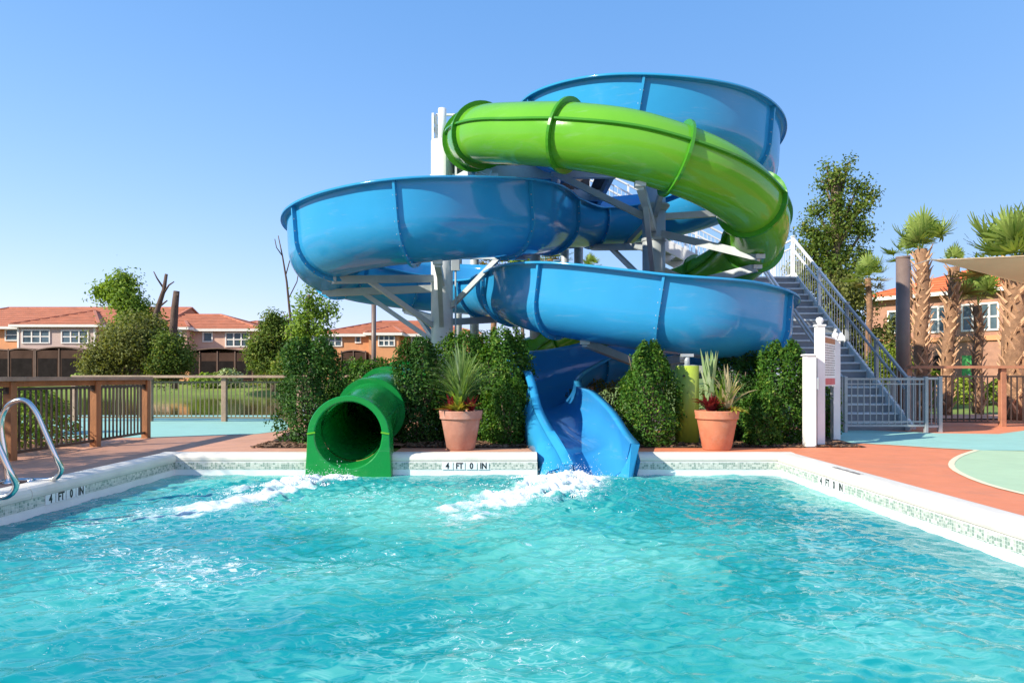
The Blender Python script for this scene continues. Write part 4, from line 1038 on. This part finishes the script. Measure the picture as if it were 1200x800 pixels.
# ------------------------------------------------------------------ trees
def limbs(mb, p, d, L_, r, depth, rr, tips, spread=.6):
    q = p + d*L_; mid = p.lerp(q, .5) + Vector((rr.uniform(-.06, .06), rr.uniform(-.06, .06), 0))*L_
    mb.tube([p, mid, q], [r, r*.8, r*.6], 7 if depth > 1 else 5, cap=depth == 0)
    tips.append((q, depth))
    if depth == 0: return
    for k in range(rr.choice((2, 3))):
        nd = (d + Vector((rr.uniform(-1, 1), rr.uniform(-1, 1), rr.uniform(-.2, .7)))*spread).normalized()
        limbs(mb, q, nd, L_*rr.uniform(.6, .85), r*.6, depth-1, rr, tips, spread)
def tree(name, label, x, y, z0, trunk, r, clumps, leaf, mat, n, seed, group=None, bark='bark', lean=(0, 0), cr=.5, depth=3):
    """clumps: (dx, dy, z, radius) of foliage masses; leaves gather in sprays round the twigs inside each"""
    rr = random.Random(seed); rn_ = np.random.default_rng(seed)
    t = thing(name, label, 'tree', (x, y, z0), 0, group)
    mb = MB(); b = Vector((x, y, z0)); top = b + Vector((lean[0], lean[1], trunk))
    mb.tube([b, b.lerp(top, .35)+Vector((.06, 0, 0)), b.lerp(top, .7)-Vector((.05, 0, 0)), top], [r, r*.85, r*.7, r*.5], 10)
    for (dx, dy, cz, cr_) in clumps:
        c = b + Vector((dx, dy, cz)); s_ = b.lerp(top, min(1, max(.35, (cz-cr_*.5)/max(trunk, .1)*.8)))
        mb.tube([s_, s_.lerp(c, .5)+Vector((0, 0, -.15*cr_)), c], [r*.42, r*.28, r*.12], 6)
        for k in range(5):
            e = c + Vector((rr.uniform(-1, 1), rr.uniform(-1, 1), rr.uniform(-.7, 1)))*cr_*.8; mb.tube([c, e], [r*.12, r*.03], 4)
    mb.build('trunk', M[bark], t)
    Cs = []; Ns = []; tot = sum(c[3]**2 for c in clumps)
    for (dx, dy, cz, cr_) in clumps:
        m_ = int(n*cr_**2/tot); sprays = max(8, m_//34)
        sc_ = rn_.normal(size=(sprays, 3)); sc_ /= np.linalg.norm(sc_, axis=1)[:, None]; sc_ *= (cr_*rn_.uniform(.25, 1.5, sprays)**.85)[:, None]; sc_[:, 2] *= .78
        id_ = rn_.integers(0, sprays, m_); P = sc_[id_] + rn_.normal(0, 1, (m_, 3))*(leaf*1.1 + cr_*.05)
        Cs.append(P + np.array((dx, dy, cz))); Ns.append(P*.8/cr_ + rn_.normal(0, .7, (m_, 3)) + np.array((0, 0, .5)))
    V, Fc = leaves(np.vstack(Cs), np.vstack(Ns), leaf, r=rn_, aspect=.55)
    link('crown', mesh_np('crown', V, Fc, M[mat]), t)
    return t
def ctree(name, label, cpx, D, z0, cl, trunk_top_px, r, leaf, mat, n, seed, base_px=None, bark='bark', group=None):
    """clumps given as picture positions at one distance: (px, py, radius in px)"""
    s = F/D; bx = px(base_px if base_px else cpx, D)
    clumps = [((a-600)/s - bx, random.Random(seed+i).uniform(-.5, .5)*c/s*1.2, H+(441-b)/s - z0, c/s) for i, (a, b, c) in enumerate(cl)]
    return tree(name, label, bx, D, z0, H+(441-trunk_top_px)/s - z0, r, clumps, leaf, mat, n, seed, group, bark, lean=((cpx-(base_px or cpx))/s, 0))
ctree('broadleaf_tree', 'bright green tree with a ragged crooked top left of the dead snags', 150, 44, .6,
      [(143, 336, 13), (118, 344, 9), (150, 352, 13), (160, 366, 12), (146, 326, 7), (128, 336, 7), (178, 372, 8), (152, 378, 12)], 340, .22, 0.218, 'leaf_light', 6500, 41, 156)
ctree('bushy_tree', 'wide olive green bushy tree below the crooked bright tree', 160, 42, .5,
      [(140, 402, 24), (166, 398, 26), (190, 408, 24), (128, 424, 20), (160, 424, 26), (196, 426, 22), (176, 384, 14), (112, 430, 12)], 400, .3, 0.187, 'leaf_brown', 22800, 42)
ctree('bushy_tree', 'dark green bushy tree right below the two dead snags', 205, 41, .4, [(200, 408, 14), (210, 420, 12), (196, 428, 14), (188, 398, 10)], 410, .18, 0.177, 'leaf_tree', 8640, 43)
ctree('bushy_tree', 'soft green tree right of the pink house by the hedge', 322, 38, .3,
      [(322, 384, 14), (312, 402, 15), (330, 410, 17), (310, 425, 15), (335, 430, 16), (322, 372, 6), (345, 395, 10)], 380, .2, 0.156, 'leaf_tree', 15600, 44)
ctree('young_tree', 'young light green tree standing left of the middle house', 362, 24, .0,
      [(362, 350, 12), (372, 366, 15), (352, 372, 11), (388, 362, 8), (362, 388, 15), (346, 395, 10), (378, 386, 11), (366, 338, 6)], 345, .1, 0.125, 'leaf_light', 2600, 45)
ctree('bushy_tree', 'low green bush at the left foot of the middle house', 352, 26, 0, [(345, 425, 14), (360, 418, 15), (335, 435, 12), (372, 430, 12)], 420, .1, 0.125, 'leaf_tree', 7680, 46)
ctree('pine_tree', 'tall airy pine tree rising behind the staircase', 980, 32, .4,
      [(985, 206, 11), (968, 216, 9), (1002, 222, 11), (980, 236, 13), (1008, 242, 12), (960, 246, 10), (988, 262, 17), (1014, 270, 11), (958, 276, 15), (985, 292, 16), (945, 292, 13), (1010, 300, 11),
       (962, 308, 17), (990, 322, 15), (938, 314, 12), (970, 196, 5), (994, 192, 5), (1020, 228, 6), (943, 268, 7)], 205, .28, 0.156, 'leaf_tree', 10500, 47, 982)
ctree('bushy_tree', 'dense green tree mass behind the stair railing under the pine', 985, 29, .3,
      [(950, 335, 20), (980, 345, 22), (1005, 350, 18), (965, 370, 22), (1000, 378, 20), (1020, 395, 18), (985, 402, 24), (950, 400, 18), (1015, 420, 16), (1045, 380, 12), (1050, 405, 12)], 350, .25, 0.146, 'leaf_brown', 12500, 48)
ctree('bushy_tree', 'bushy yellow green growth behind the fence beside the brown pole', 1045, 23, 0, [(1035, 425, 12), (1055, 430, 12), (1022, 440, 12), (1100, 445, 8)], 430, .1, 0.114, 'leaf_yellow', 6240, 49)

tree('shade_tree', 'airy shade tree beyond the left edge that dapples the pool edge', -13.3, 3.4, -.05, 3.2, .16, [(0, 0, 4.4, 1.2), (.9, .6, 4.9, 1.0), (-.6, 1.0, 5.2, 1.0), (.2, 1.6, 4.2, .9), (1.2, 2.4, 4.6, .8)], .13, 'leaf_tree', 5200, 91)
# dead trees
def snag(label, pts, D, r0, r1, twigs, seed):
    t = thing('dead_tree', label, 'dead tree', W(pts[0][0], pts[0][1], D)); r = random.Random(seed)
    P = [W(a, b, D) for a, b in pts]; n_ = len(P); MB().tube([tuple(v) for v in P], [r0+(r1-r0)*i/(n_-1) for i in range(n_)], 9).build('trunk', M['bark_dark'], t)
    for tw in twigs:
        Q = [W(a, b, D-.1*i) for i, (a, b) in enumerate(tw)]; m_ = len(Q)
        MB().tube(Q, [r1*.6*(1-i/m_)+.012 for i in range(m_)], 6).build('branch', M['bark_dark'], t)
snag('thin leaning dead tree with a forked bare top', [(174, 425), (178, 385), (186, 358), (192, 340), (195, 321)], 43, .22, .09, [[(192, 338), (184, 326), (180, 318)], [(191, 345), (198, 334), (204, 330)], [(186, 360), (196, 352)], [(183, 372), (196, 376), (202, 374)]], 1)
snag('straight thick broken dead trunk', [(202, 430), (203, 390), (205, 360), (207, 341)], 41, .26, .17, [[(206, 352), (209, 344)]], 2)
snag('very thin bare dead tree rising left of the blue slide', [(343, 430), (341, 380), (336, 330), (331, 300), (326, 276)], 26, .06, .015, [[(335, 322), (341, 300), (338, 282)], [(331, 300), (324, 290), (322, 280)], [(338, 350), (348, 330), (350, 318)], [(340, 380), (332, 366)]], 3)

# ------------------------------------------------------------------ palms
def boot_mesh():
    mb = MB(); L_ = 1.0
    rings = []
    for t, w_, th_, out in ((0, .30, .10, .0), (.35, .22, .10, .08), (.7, .13, .07, .18), (1., .09, .03, .30)):
        rings.append([Vector((-w_/2, out, t)), Vector((0, out+th_*.9, t-.03)), Vector((w_/2, out, t)), Vector((0, out-th_*.5, t))])
    mb.loft(rings, smooth=False); b = len(mb.v)-4; mb.f.append([b, b+1, b+2, b+3]); mb.sm.append(False)
    return mb.mesh('frond_boot', M['boot'])
BOOT = boot_mesh()
def frond_mesh(seed, mat='palm_leaf'):
    """fan leaf, stalk from the origin along +Z, about one unit long"""
    r = np.random.default_rng(seed); V = []; Fc = []
    V += [(-.012, 0, 0), (.012, 0, 0), (.009, .01, .5), (-.009, .01, .5)]; Fc.append((0, 1, 2, 3))
    for k in range(26):
        a = (k/25-.5)*rad(210); L_ = .55*(1-.25*abs(k/25-.5)*2)*r.uniform(.85, 1.1); d = np.array((sin(a), .0, cos(a))); n_ = np.array((cos(a), 0, -sin(a))); b0 = np.array((0, .01, .48)); b = len(V); fold = .02*(1 if k % 2 else -1)
        dr = r.uniform(.05, .3)
        for t, w_ in ((0, .004), (.45, .026), (.8, .018), (1., .002)):
            p = b0 + d*L_*t + np.array((0, -dr*t*t*L_+fold*t, -.12*t*t*abs(sin(a)))); V += [tuple(p-n_*w_), tuple(p+n_*w_+np.array((0, .01, 0)))]
        for i in range(3): Fc.append((b+2*i, b+2*i+1, b+2*i+3, b+2*i+2))
    return mesh_np('frond', V, np.array(Fc), M[mat])
FR = [frond_mesh(i) for i in range(3)] + [frond_mesh(9, 'palm_dry')]
def palm(label, x, y, z0, h, r0, r1, nfr, fl, lean=(0, 0), boots=70, droop=(15, 75), seed=1, dry=3, bl=.42, mess=.0):
    t = thing('palm_tree', label, 'palm tree', (x, y, z0)); r = random.Random(seed)
    b = Vector((0, 0, 0)); top = Vector((lean[0], lean[1], h)); MBt = MB()
    P = [b.lerp(top, k/8) + Vector((0.04*sin(k*1.3), 0, 0)) for k in range(9)]; R_ = [r0+(r1-r0)*k/8 for k in range(9)]
    MBt.tube(P, R_, 16); me = MBt.mesh('trunk', M['palm_bark']); link('trunk', me, t)
    for k in range(boots):
        f = (k+.5)/boots; p = b.lerp(top, f*.97); rr = (r0+(r1-r0)*f)*.9; a = k*2.39996
        s_ = bl*.78*r.uniform(.7, 1.15)
        o = link('frond_boot', BOOT, t, p + Vector((cos(a)*rr, sin(a)*rr, 0)), (rad(r.uniform(-8, 6)), r.uniform(-.12, .12) + (.55 if k % 2 else -.55), a-pi/2), (s_, s_, s_))
    for k in range(nfr):
        a = k*2.39996 + r.uniform(-.3, .3); tl_ = rad(droop[0]+(droop[1]-droop[0])*(k/max(1, nfr-1))**.9)
        me = FR[3] if k >= nfr-dry else FR[k % 3]
        s_ = fl*r.uniform(.8, 1.12)
        link('frond', me, t, top + Vector((0, 0, -.05+.1*(1-k/nfr))), (-tl_, 0, a), (s_, s_, s_)).rotation_euler = (-tl_ if True else 0, 0, a)
    return t
def ppalm(label, cx_, ytop, D, wpx, fl_px, nfr, seed, zb=0., lean=(0, 0), boots=70, **k):
    s = F/D; h = H+(441-ytop)/s - zb
    return palm(label, px(cx_, D), D, zb, h, wpx/s/2*.8, wpx/s/2*.62, nfr, fl_px/s, lean, boots, seed=seed, **k)
ppalm('palm with a rough crossed trunk and upright clipped crown right of the brown pole', 1080, 292, 19.0, 21, 47, 15, 51, lean=(.02, 0), boots=150, droop=(2, 60), dry=0)
ppalm('leaning palm with a thin tuft poking above the beige sail', 1107, 313, 20.5, 17, 30, 4, 52, lean=(.28, 0), boots=110, droop=(0, 28), dry=0)
ppalm('short palm with bright fan leaves and a dark shaggy trunk under the sail', 1146, 358, 21.0, 15, 48, 7, 53, boots=60, droop=(0, 55), dry=2)
ppalm('stout palm with a broad bright crown at the right picture edge', 1190, 304, 18.2, 36, 66, 30, 54, boots=170, droop=(2, 105), dry=2, bl=.5)
ppalm('small palm tuft above the top of the brown pole', 1063, 300, 22.0, 14, 30, 10, 55, boots=30, droop=(5, 110), dry=0, bl=.2)
ppalm('fan palm with drooping leaves against the dark trees left of the brown pole', 1018, 326, 25.0, 10, 28, 16, 56, boots=30, droop=(5, 125), dry=4, bl=.2)
ppalm('distant palm with dry hanging leaves seen between the slide loops', 579, 308, 40.0, 10, 26, 34, 57, boots=20, droop=(5, 165), dry=20, bl=.2)
ppalm('distant full palm behind the thin tower legs', 645, 304, 38.0, 12, 32, 38, 58, boots=20, droop=(5, 165), dry=18, bl=.2)
ppalm('distant palm tuft right of the thin tower legs', 692, 312, 52.0, 6, 16, 16, 59, boots=10, droop=(5, 120), dry=0, bl=.2)
ctree('broadleaf_tree', 'distant round tree between the two far palms', 612, 46, .5, [(610, 308, 8), (618, 314, 7)], 312, .15, .35, 'leaf_light', 500, 60)

# ------------------------------------------------------------------ brown pole and sail
pl = thing('shade_pole', 'tall plain brown steel pole standing left of the palms', 'pole', (px(1058, 16.8), 16.8, 0))
MB().tube([(px(1058, 16.8), 16.8, 0), (px(1058, 16.8), 16.8, 3.95)], .15, 24).build('pole_shaft', M['bronze_pole'], pl)
MB().lathe([(.16, 3.95), (.16, 3.99), (0, 4.0)], (px(1058, 16.8), 16.8, 0), 24, False).build('pole_cap', M['bronze_pole'], pl)
A_ = Vector((8.37, 14.0, 3.46)); B_ = Vector((13.0, 13.2, 3.62)); C_ = Vector((13.2, 16.6, 3.02)); n_ = 14; V = []; Fc = []
for i in range(n_+1):
    for j in range(n_+1):
        u_ = i/n_; v_ = j/n_; e_ = B_.lerp(C_, v_); p = A_.lerp(e_, u_); p += Vector((0, (v_-.5)*-.5*4*u_*(1-u_)*.45, -.10*u_*(1-u_)*4*(.15+v_*(1-v_)))); V.append(p)
for i in range(n_):
    for j in range(n_): a = i*(n_+1)+j; Fc.append((a, a+n_+1, a+n_+2, a+1))
V2 = V + [v - Vector((0, 0, .012)) for v in V]; m_ = len(V); Fc2 = Fc + [tuple(x+m_ for x in f[::-1]) for f in Fc]
rim_ = [i*(n_+1) for i in range(n_+1)] + [n_*(n_+1)+j for j in range(1, n_+1)] + [i*(n_+1)+n_ for i in range(n_-1, -1, -1)]
for a, b in zip(rim_[:-1], rim_[1:]): Fc2.append((a, b, b+m_, a+m_))
sail = thing('shade_sail', 'beige triangular shade sail stretched in front of the palms', 'shade sail', A_)
link('sail_cloth', mesh_np('sail_cloth', [v-A_ for v in V2], Fc2, M['sail'], True), sail)
MB().tube([A_, Vector((px(1058, 16.8)+.12, 16.75, 3.75))], .008, 6).build('sail_cable', M['steel'], sail)
MB().bar(A_+Vector((-.02, 0, 0)), A_+Vector((.12, 0, 0)), .03, .02).build('corner_plate', M['steel'], sail)

# ------------------------------------------------------------------ houses
def window(parent, x, z, wd, ht, cols, rows, y=0., fr='trim'):
    """window in a wall whose outer face is at y; frame proud, panes recessed"""
    o = org(parent); f = .09; mb = MB()
    for a in (MB(),):
        mb.box(x-wd/2-f, x-wd/2, y-.07, y+.02, z-ht/2-f, z+ht/2+f); mb.box(x+wd/2, x+wd/2+f, y-.07, y+.02, z-ht/2-f, z+ht/2+f)
        mb.box(x-wd/2, x+wd/2, y-.07, y+.02, z+ht/2, z+ht/2+f); mb.box(x-wd/2, x+wd/2, y-.085, y+.02, z-ht/2-f, z-ht/2)
    fo = mb.build('window', M[fr], parent)
    b = MB()
    for i in range(1, cols): xx = x-wd/2+wd*i/cols; b.box(xx-.05, xx+.05, y-.055, y+.0, z-ht/2, z+ht/2)
    for j in range(1, rows): zz = z-ht/2+ht*j/rows; b.box(x-wd/2, x+wd/2, y-.045, y-.002, zz-.04, zz+.04)
    if cols+rows > 2: b.build('glazing_bars', M[fr], fo)
    for i in range(cols):
        MB().box(x-wd/2+wd*i/cols+.03, x-wd/2+wd*(i+1)/cols-.03, y-.014, y-.004, z-ht/2, z+ht/2).build('pane', M['glass'], fo)
def hip_roof(parent, x0, x1, y0, y1, ze, rise, mat, hl=True, hr=True, over=.5, name='roof'):
    x0 -= over if hl else 0; x1 += over if hr else 0; y0 -= over; y1 += over; ym = (y0+y1)/2; hd = (y1-y0)/2
    a = x0+(hd if hl else 0); b = x1-(hd if hr else 0)
    if a > b: a = b = (a+b)/2
    V = [(x0, y0, ze), (x1, y0, ze), (x1, y1, ze), (x0, y1, ze), (a, ym, ze+rise), (b, ym, ze+rise)]
    mb = MB(); mb.add(V, [(0, 1, 5, 4), (1, 2, 5), (2, 3, 4, 5), (3, 0, 4), (3, 2, 1, 0)])
    ro = mb.build(name, mat, parent)
    fb = MB(); fb.bar((x0, y0-.01, ze-.09), (x1, y0-.01, ze-.09), .10, .20); fb.bar((x0, y0, ze-.09), (x0, y1, ze-.09), .1, .2); fb.bar((x1, y0, ze-.09), (x1, y1, ze-.09), .1, .2); fb.build('fascia', M['trim'], ro)
    cp = MB()
    for p, q in ((0, 4), (1, 5), (4, 5), (3, 4), (2, 5)):
        if (Vector(V[p])-Vector(V[q])).length > .1: cp.bar(Vector(V[p])+Vector((0, 0, .03)), Vector(V[q])+Vector((0, 0, .03)), .22, .12)
    cp.build('ridge_caps', mat, ro)
    # courses of tiles as raised rows on the front slope
    sl = MB(); n_ = 9
    for k in range(n_):
        t0 = k/n_; z_ = ze+rise*t0+.03; yy = y0+(ym-y0)*t0; xa_ = x0+(a-x0)*t0; xb__ = x1+(b-x1)*t0
        sl.bar((xa_+.1, yy, z_), (xb__-.1, yy, z_), .12, .06)
    sl.build('tile_course', mat, ro)['kind'] = 'stuff'
    return ro
def lanai(parent, x0, x1, y, z0, z1, posts, bow=.25, depth=2.2):
    o = MB(); o.box(x0, x1, y-depth, y-.02, z0, z1)
    s_ = o.build('screen_porch', M['lanai'], parent)
    n_ = 8; mb = MB()
    for i in range(n_):
        u0 = i/n_; u1 = (i+1)/n_; f_ = lambda u: z1+bow*(1-(2*u-1)**2)
        mb.bar((x0+(x1-x0)*u0, y-depth/2, f_(u0)), (x0+(x1-x0)*u1, y-depth/2, f_(u1)), depth+.1, .08)
    mb.build('porch_roof', M['lanai_frame'], parent)
    for i in range(posts+1):
        xx = x0+(x1-x0)*i/posts; MB().box(xx-.035, xx+.035, y-depth-.05, y-depth+.02, z0, z1+.12).build('porch_post', M['lanai_frame'], parent)
    for i in range(posts):
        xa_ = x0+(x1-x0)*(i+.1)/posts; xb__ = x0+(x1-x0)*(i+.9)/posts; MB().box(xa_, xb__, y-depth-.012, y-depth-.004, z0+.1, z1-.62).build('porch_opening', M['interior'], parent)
def walls(parent, x0, x1, y0, y1, z0, z1, mat): return MB().box(x0, x1, y0, y1, z0, z1).build('wall', M[mat], parent)
def hz(py, D): return H+(441-py)*D/F
# left house
D = 55.0; X = lambda a: px(a, D); Z = lambda b: hz(b, D)
hA = thing('house', 'long terracotta roofed house with a greige bay on the far left', 'house', (X(60), D, .9))
walls(hA, X(-140), X(22), D+1.5, D+12, .8, Z(381), 'wall_orange'); walls(hA, X(22), X(111), D, D+1.48, .8, Z(381), 'wall_greige'); walls(hA, X(22.2), X(178), D+1.5, D+12, .8, Z(381), 'wall_orange')
hip_roof(hA, X(-140), X(178), D+1.5, D+12, Z(381.5), 2.05, M['roof'], True, False)
hip_roof(hA, X(18), X(114), D, D+10, Z(380.5), 1.55, M['roof'], True, True, .3)
for a, b, c, d, n_ in ((25, 60, 385.5, 403, 3), (71, 105, 386, 403, 3)): window(hA, (X(a)+X(b))/2, (Z(c)+Z(d))/2, X(b)-X(a)-.3, Z(c)-Z(d)-.25, n_, 2, D)
window(hA, X(-2), Z(391), .9, .8, 1, 2, D+1.5); window(hA, X(136), Z(392), .7, .8, 1, 2, D+1.5); window(hA, X(-50), Z(392), 2.0, 1.0, 3, 2, D+1.5)
MB().box(X(20.5), X(22.5), D-.05, D+1.5, .8, Z(381)).build('corner_trim', M['trim'], hA); MB().box(X(110), X(112), D-.05, D+.1, .8, Z(381)).build('corner_trim', M['trim'], hA)
lanai(hA, X(-60), X(21), D+1.4, .8, Z(411), 2, .15, 1.4); lanai(hA, X(23), X(52.5), D, .8, Z(411), 1, .15, 1.2); lanai(hA, X(54), X(108), D, .8, Z(411), 2, .25, 1.2)
# middle-left house
D = 54.0
hB = thing('house', 'pinkish two storey house with hipped terracotta roof behind the dead trunks', 'house', (X(250), D, .9))
walls(hB, X(219), X(296), D+1, D+10, .8, Z(384), 'wall_pink'); walls(hB, X(165), X(218.8), D, D+10, .8, Z(384), 'wall_pink')
hip_roof(hB, X(172), X(297), D+1, D+11, Z(384.5), 1.55, M['roof'], False, True, .35); hip_roof(hB, X(150), X(219), D, D+9, Z(383.5), .9, M['roof'], True, True, .25)
window(hB, X(203), Z(396), 1.2, 1.0, 2, 2, D); window(hB, X(237), Z(394), .62, .62, 1, 1, D+1); window(hB, (X(258)+X(287))/2, Z(397), 1.75, .98, 3, 2, D+1)
lanai(hB, X(222), X(303), D+1, .8, Z(414), 4, .35); MB().box(X(217), X(240), D-2.6, D-2.4, .8, 1.6).build('garden_wall', M['wall_orange'], hB)
hE = thing('house', 'sliver of a farther terracotta roof right of the pink house', 'house', (px(290, 75), 75, .9))
MB().box(px(270, 75), px(300, 75), 75, 84, .8, hz(381, 75)).build('wall', M['wall_pink'], hE); hip_roof(hE, px(272, 75), px(299, 75), 75, 83, hz(381, 75), .75, M['roof'], True, True, .3)
# middle house behind the slide
D = 52.0
hC = thing('house', 'orange stucco house with terracotta roof seen under the blue slide', 'house', (X(450), D, .6))
walls(hC, X(370), X(432), D+1, D+11, .5, Z(390), 'wall_orange'); walls(hC, X(432.1), X(467), D, D+11, .5, Z(390), 'wall_orange'); walls(hC, X(467.1), X(560), D+1, D+11, .5, Z(390), 'wall_orange')
hip_roof(hC, X(369), X(560), D+1, D+9, Z(390.5), 1.25, M['roof'], True, True, .3); hip_roof(hC, X(431), X(468), D, D+8, Z(390), .8, M['roof'], True, True, .25)
for a, b, c, d, n_ in ((372, 398, 392.5, 405.5, 3), (412, 420.5, 392.5, 401.5, 1), (442.5, 463.5, 392, 406, 3), (479, 500, 392, 405, 3)): window(hC, (X(a)+X(b))/2, (Z(c)+Z(d))/2, X(b)-X(a)-.25, Z(c)-Z(d)-.2, n_, 1 if n_ == 1 else 2, D if n_ == 3 and a == 442.5 else D+1)
lanai(hC, X(402), X(430), D+1, .5, Z(413), 2, .15, 1.5)
MB().tube([(px(438, 22), 22, 0), (px(438, 22), 22, hz(345, 22))], .075, 12).build('lamp_post', M['bronze_pole'], None, (px(438, 22), 22, 0))
tag(bpy.data.objects['lamp_post'], 'slim brown pole standing in front of the middle house', 'pole')
# right house, turned
pA = Vector((20.4, 40.0, .6)); pB = Vector((27.9, 30.8, .6)); dd = (pB-pA); Lh = dd.length; rz = math.atan2(dd.y, dd.x)
hD = thing('house', 'brown stucco house with orange red roof behind the right palms', 'house', pA, rz); 
zE = 4.95
MB().box(0, Lh+10, 0, 9, -.3, zE).build('wall', M['wall_brick'], hD)
hip_roof(hD, 0, Lh+10, 0, 9, zE, 1.75, M['roof_red'], True, True, .45)
def at_px(x):   # distance along the facade seen in that direction
    k = (x-600)/F; return (pA.x-k*pA.y)/(k*dd.y/Lh - dd.x/Lh)
for a, b, n_ in ((1088, 1112, 2), (1127, 1141, 1), (1148, 1171, 2), (1182, 1200, 2)):
    u0, u1 = at_px(a), at_px(b); window(hD, (u0+u1)/2, 3.55, u1-u0-.15, 1.25, n_, 2, 0)
for a, b in ((1040, 1062),): u0, u1 = at_px(a), at_px(b); window(hD, (u0+u1)/2, 3.55, u1-u0-.2, 1.1, 2, 2, 0)
MB().box(-.2, Lh+10, -.12, -.003, 2.35, 2.6).build('band_course', M['wall_orange'], hD)
u0, u1 = at_px(1128), at_px(1141); MB().box(u0-.1, u1+.1, -.06, -.003, -.3, 1.75).build('door_frame', M['wall_brick'], hD)
dr = MB().box(u0, u1, -.09, -.062, -.3, 1.6).build('door', M['door_green'], hD); MB().box(u1-.2, u1-.12, -.13, -.092, .55, .65).build('handle', M['steel'], dr)
u0, u1 = at_px(1093), at_px(1107)
mb = MB(); mb.box(u0, u1, -.03, -.004, -.3, 1.5)
for k in range(8):
    a0 = pi*k/8; a1 = pi*(k+1)/8; um = (u0+u1)/2; rr_ = (u1-u0)/2; mb.add([(um, -.03, 1.5), (um+rr_*cos(a0), -.03, 1.5+rr_*.5*sin(a0)), (um+rr_*cos(a1), -.03, 1.5+rr_*.5*sin(a1))], [(0, 1, 2)])
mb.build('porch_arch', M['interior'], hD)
# planting strip along the far pond bank and by the right house
for i, (a, D_, h_, w_, mm) in enumerate(((245, 50.5, 1.0, 1.3, 'leaf_light'), (268, 50.5, 1.3, 1.0, 'leaf_varieg'), (120, 51, 1.2, 1.4, 'leaf_brown'), (98, 50.5, 1.0, .8, 'leaf_light'), (330, 50, 1.8, 2.0, 'leaf_brown'), (398, 46, 1.5, 2.5, 'leaf_brown'))):
    bush('shrub', ('low green shrub before the pink house porch', 'pale spiky shrub before the pink house porch', 'olive shrub left of the wide bushy tree', 'small light shrub before the greige bay', 'olive shrub right of the pink house', 'olive shrubs before the middle house')[i], px(a, D_), D_, w_, .8, h_, 500, .28, M[mm], 70+i, .5, None, 2.2, terrain_h(np.float64(px(a, D_)), np.float64(D_)).item())
for i, (a, D_) in enumerate(((1096, 24), (1132, 25), (1178, 24.5))):
    bush('shrub', ('yellow green low shrub behind the right fence below the leaning palm', 'yellow green low shrub behind the right fence before the green door', 'yellow green low shrub behind the right fence near the picture edge')[i], px(a, D_), D_, .7, .5, .9, 900, .14, M['leaf_yellow'], 80+i, .5, None, 2.2, terrain_h(np.float64(px(a, D_)), np.float64(D_)).item())
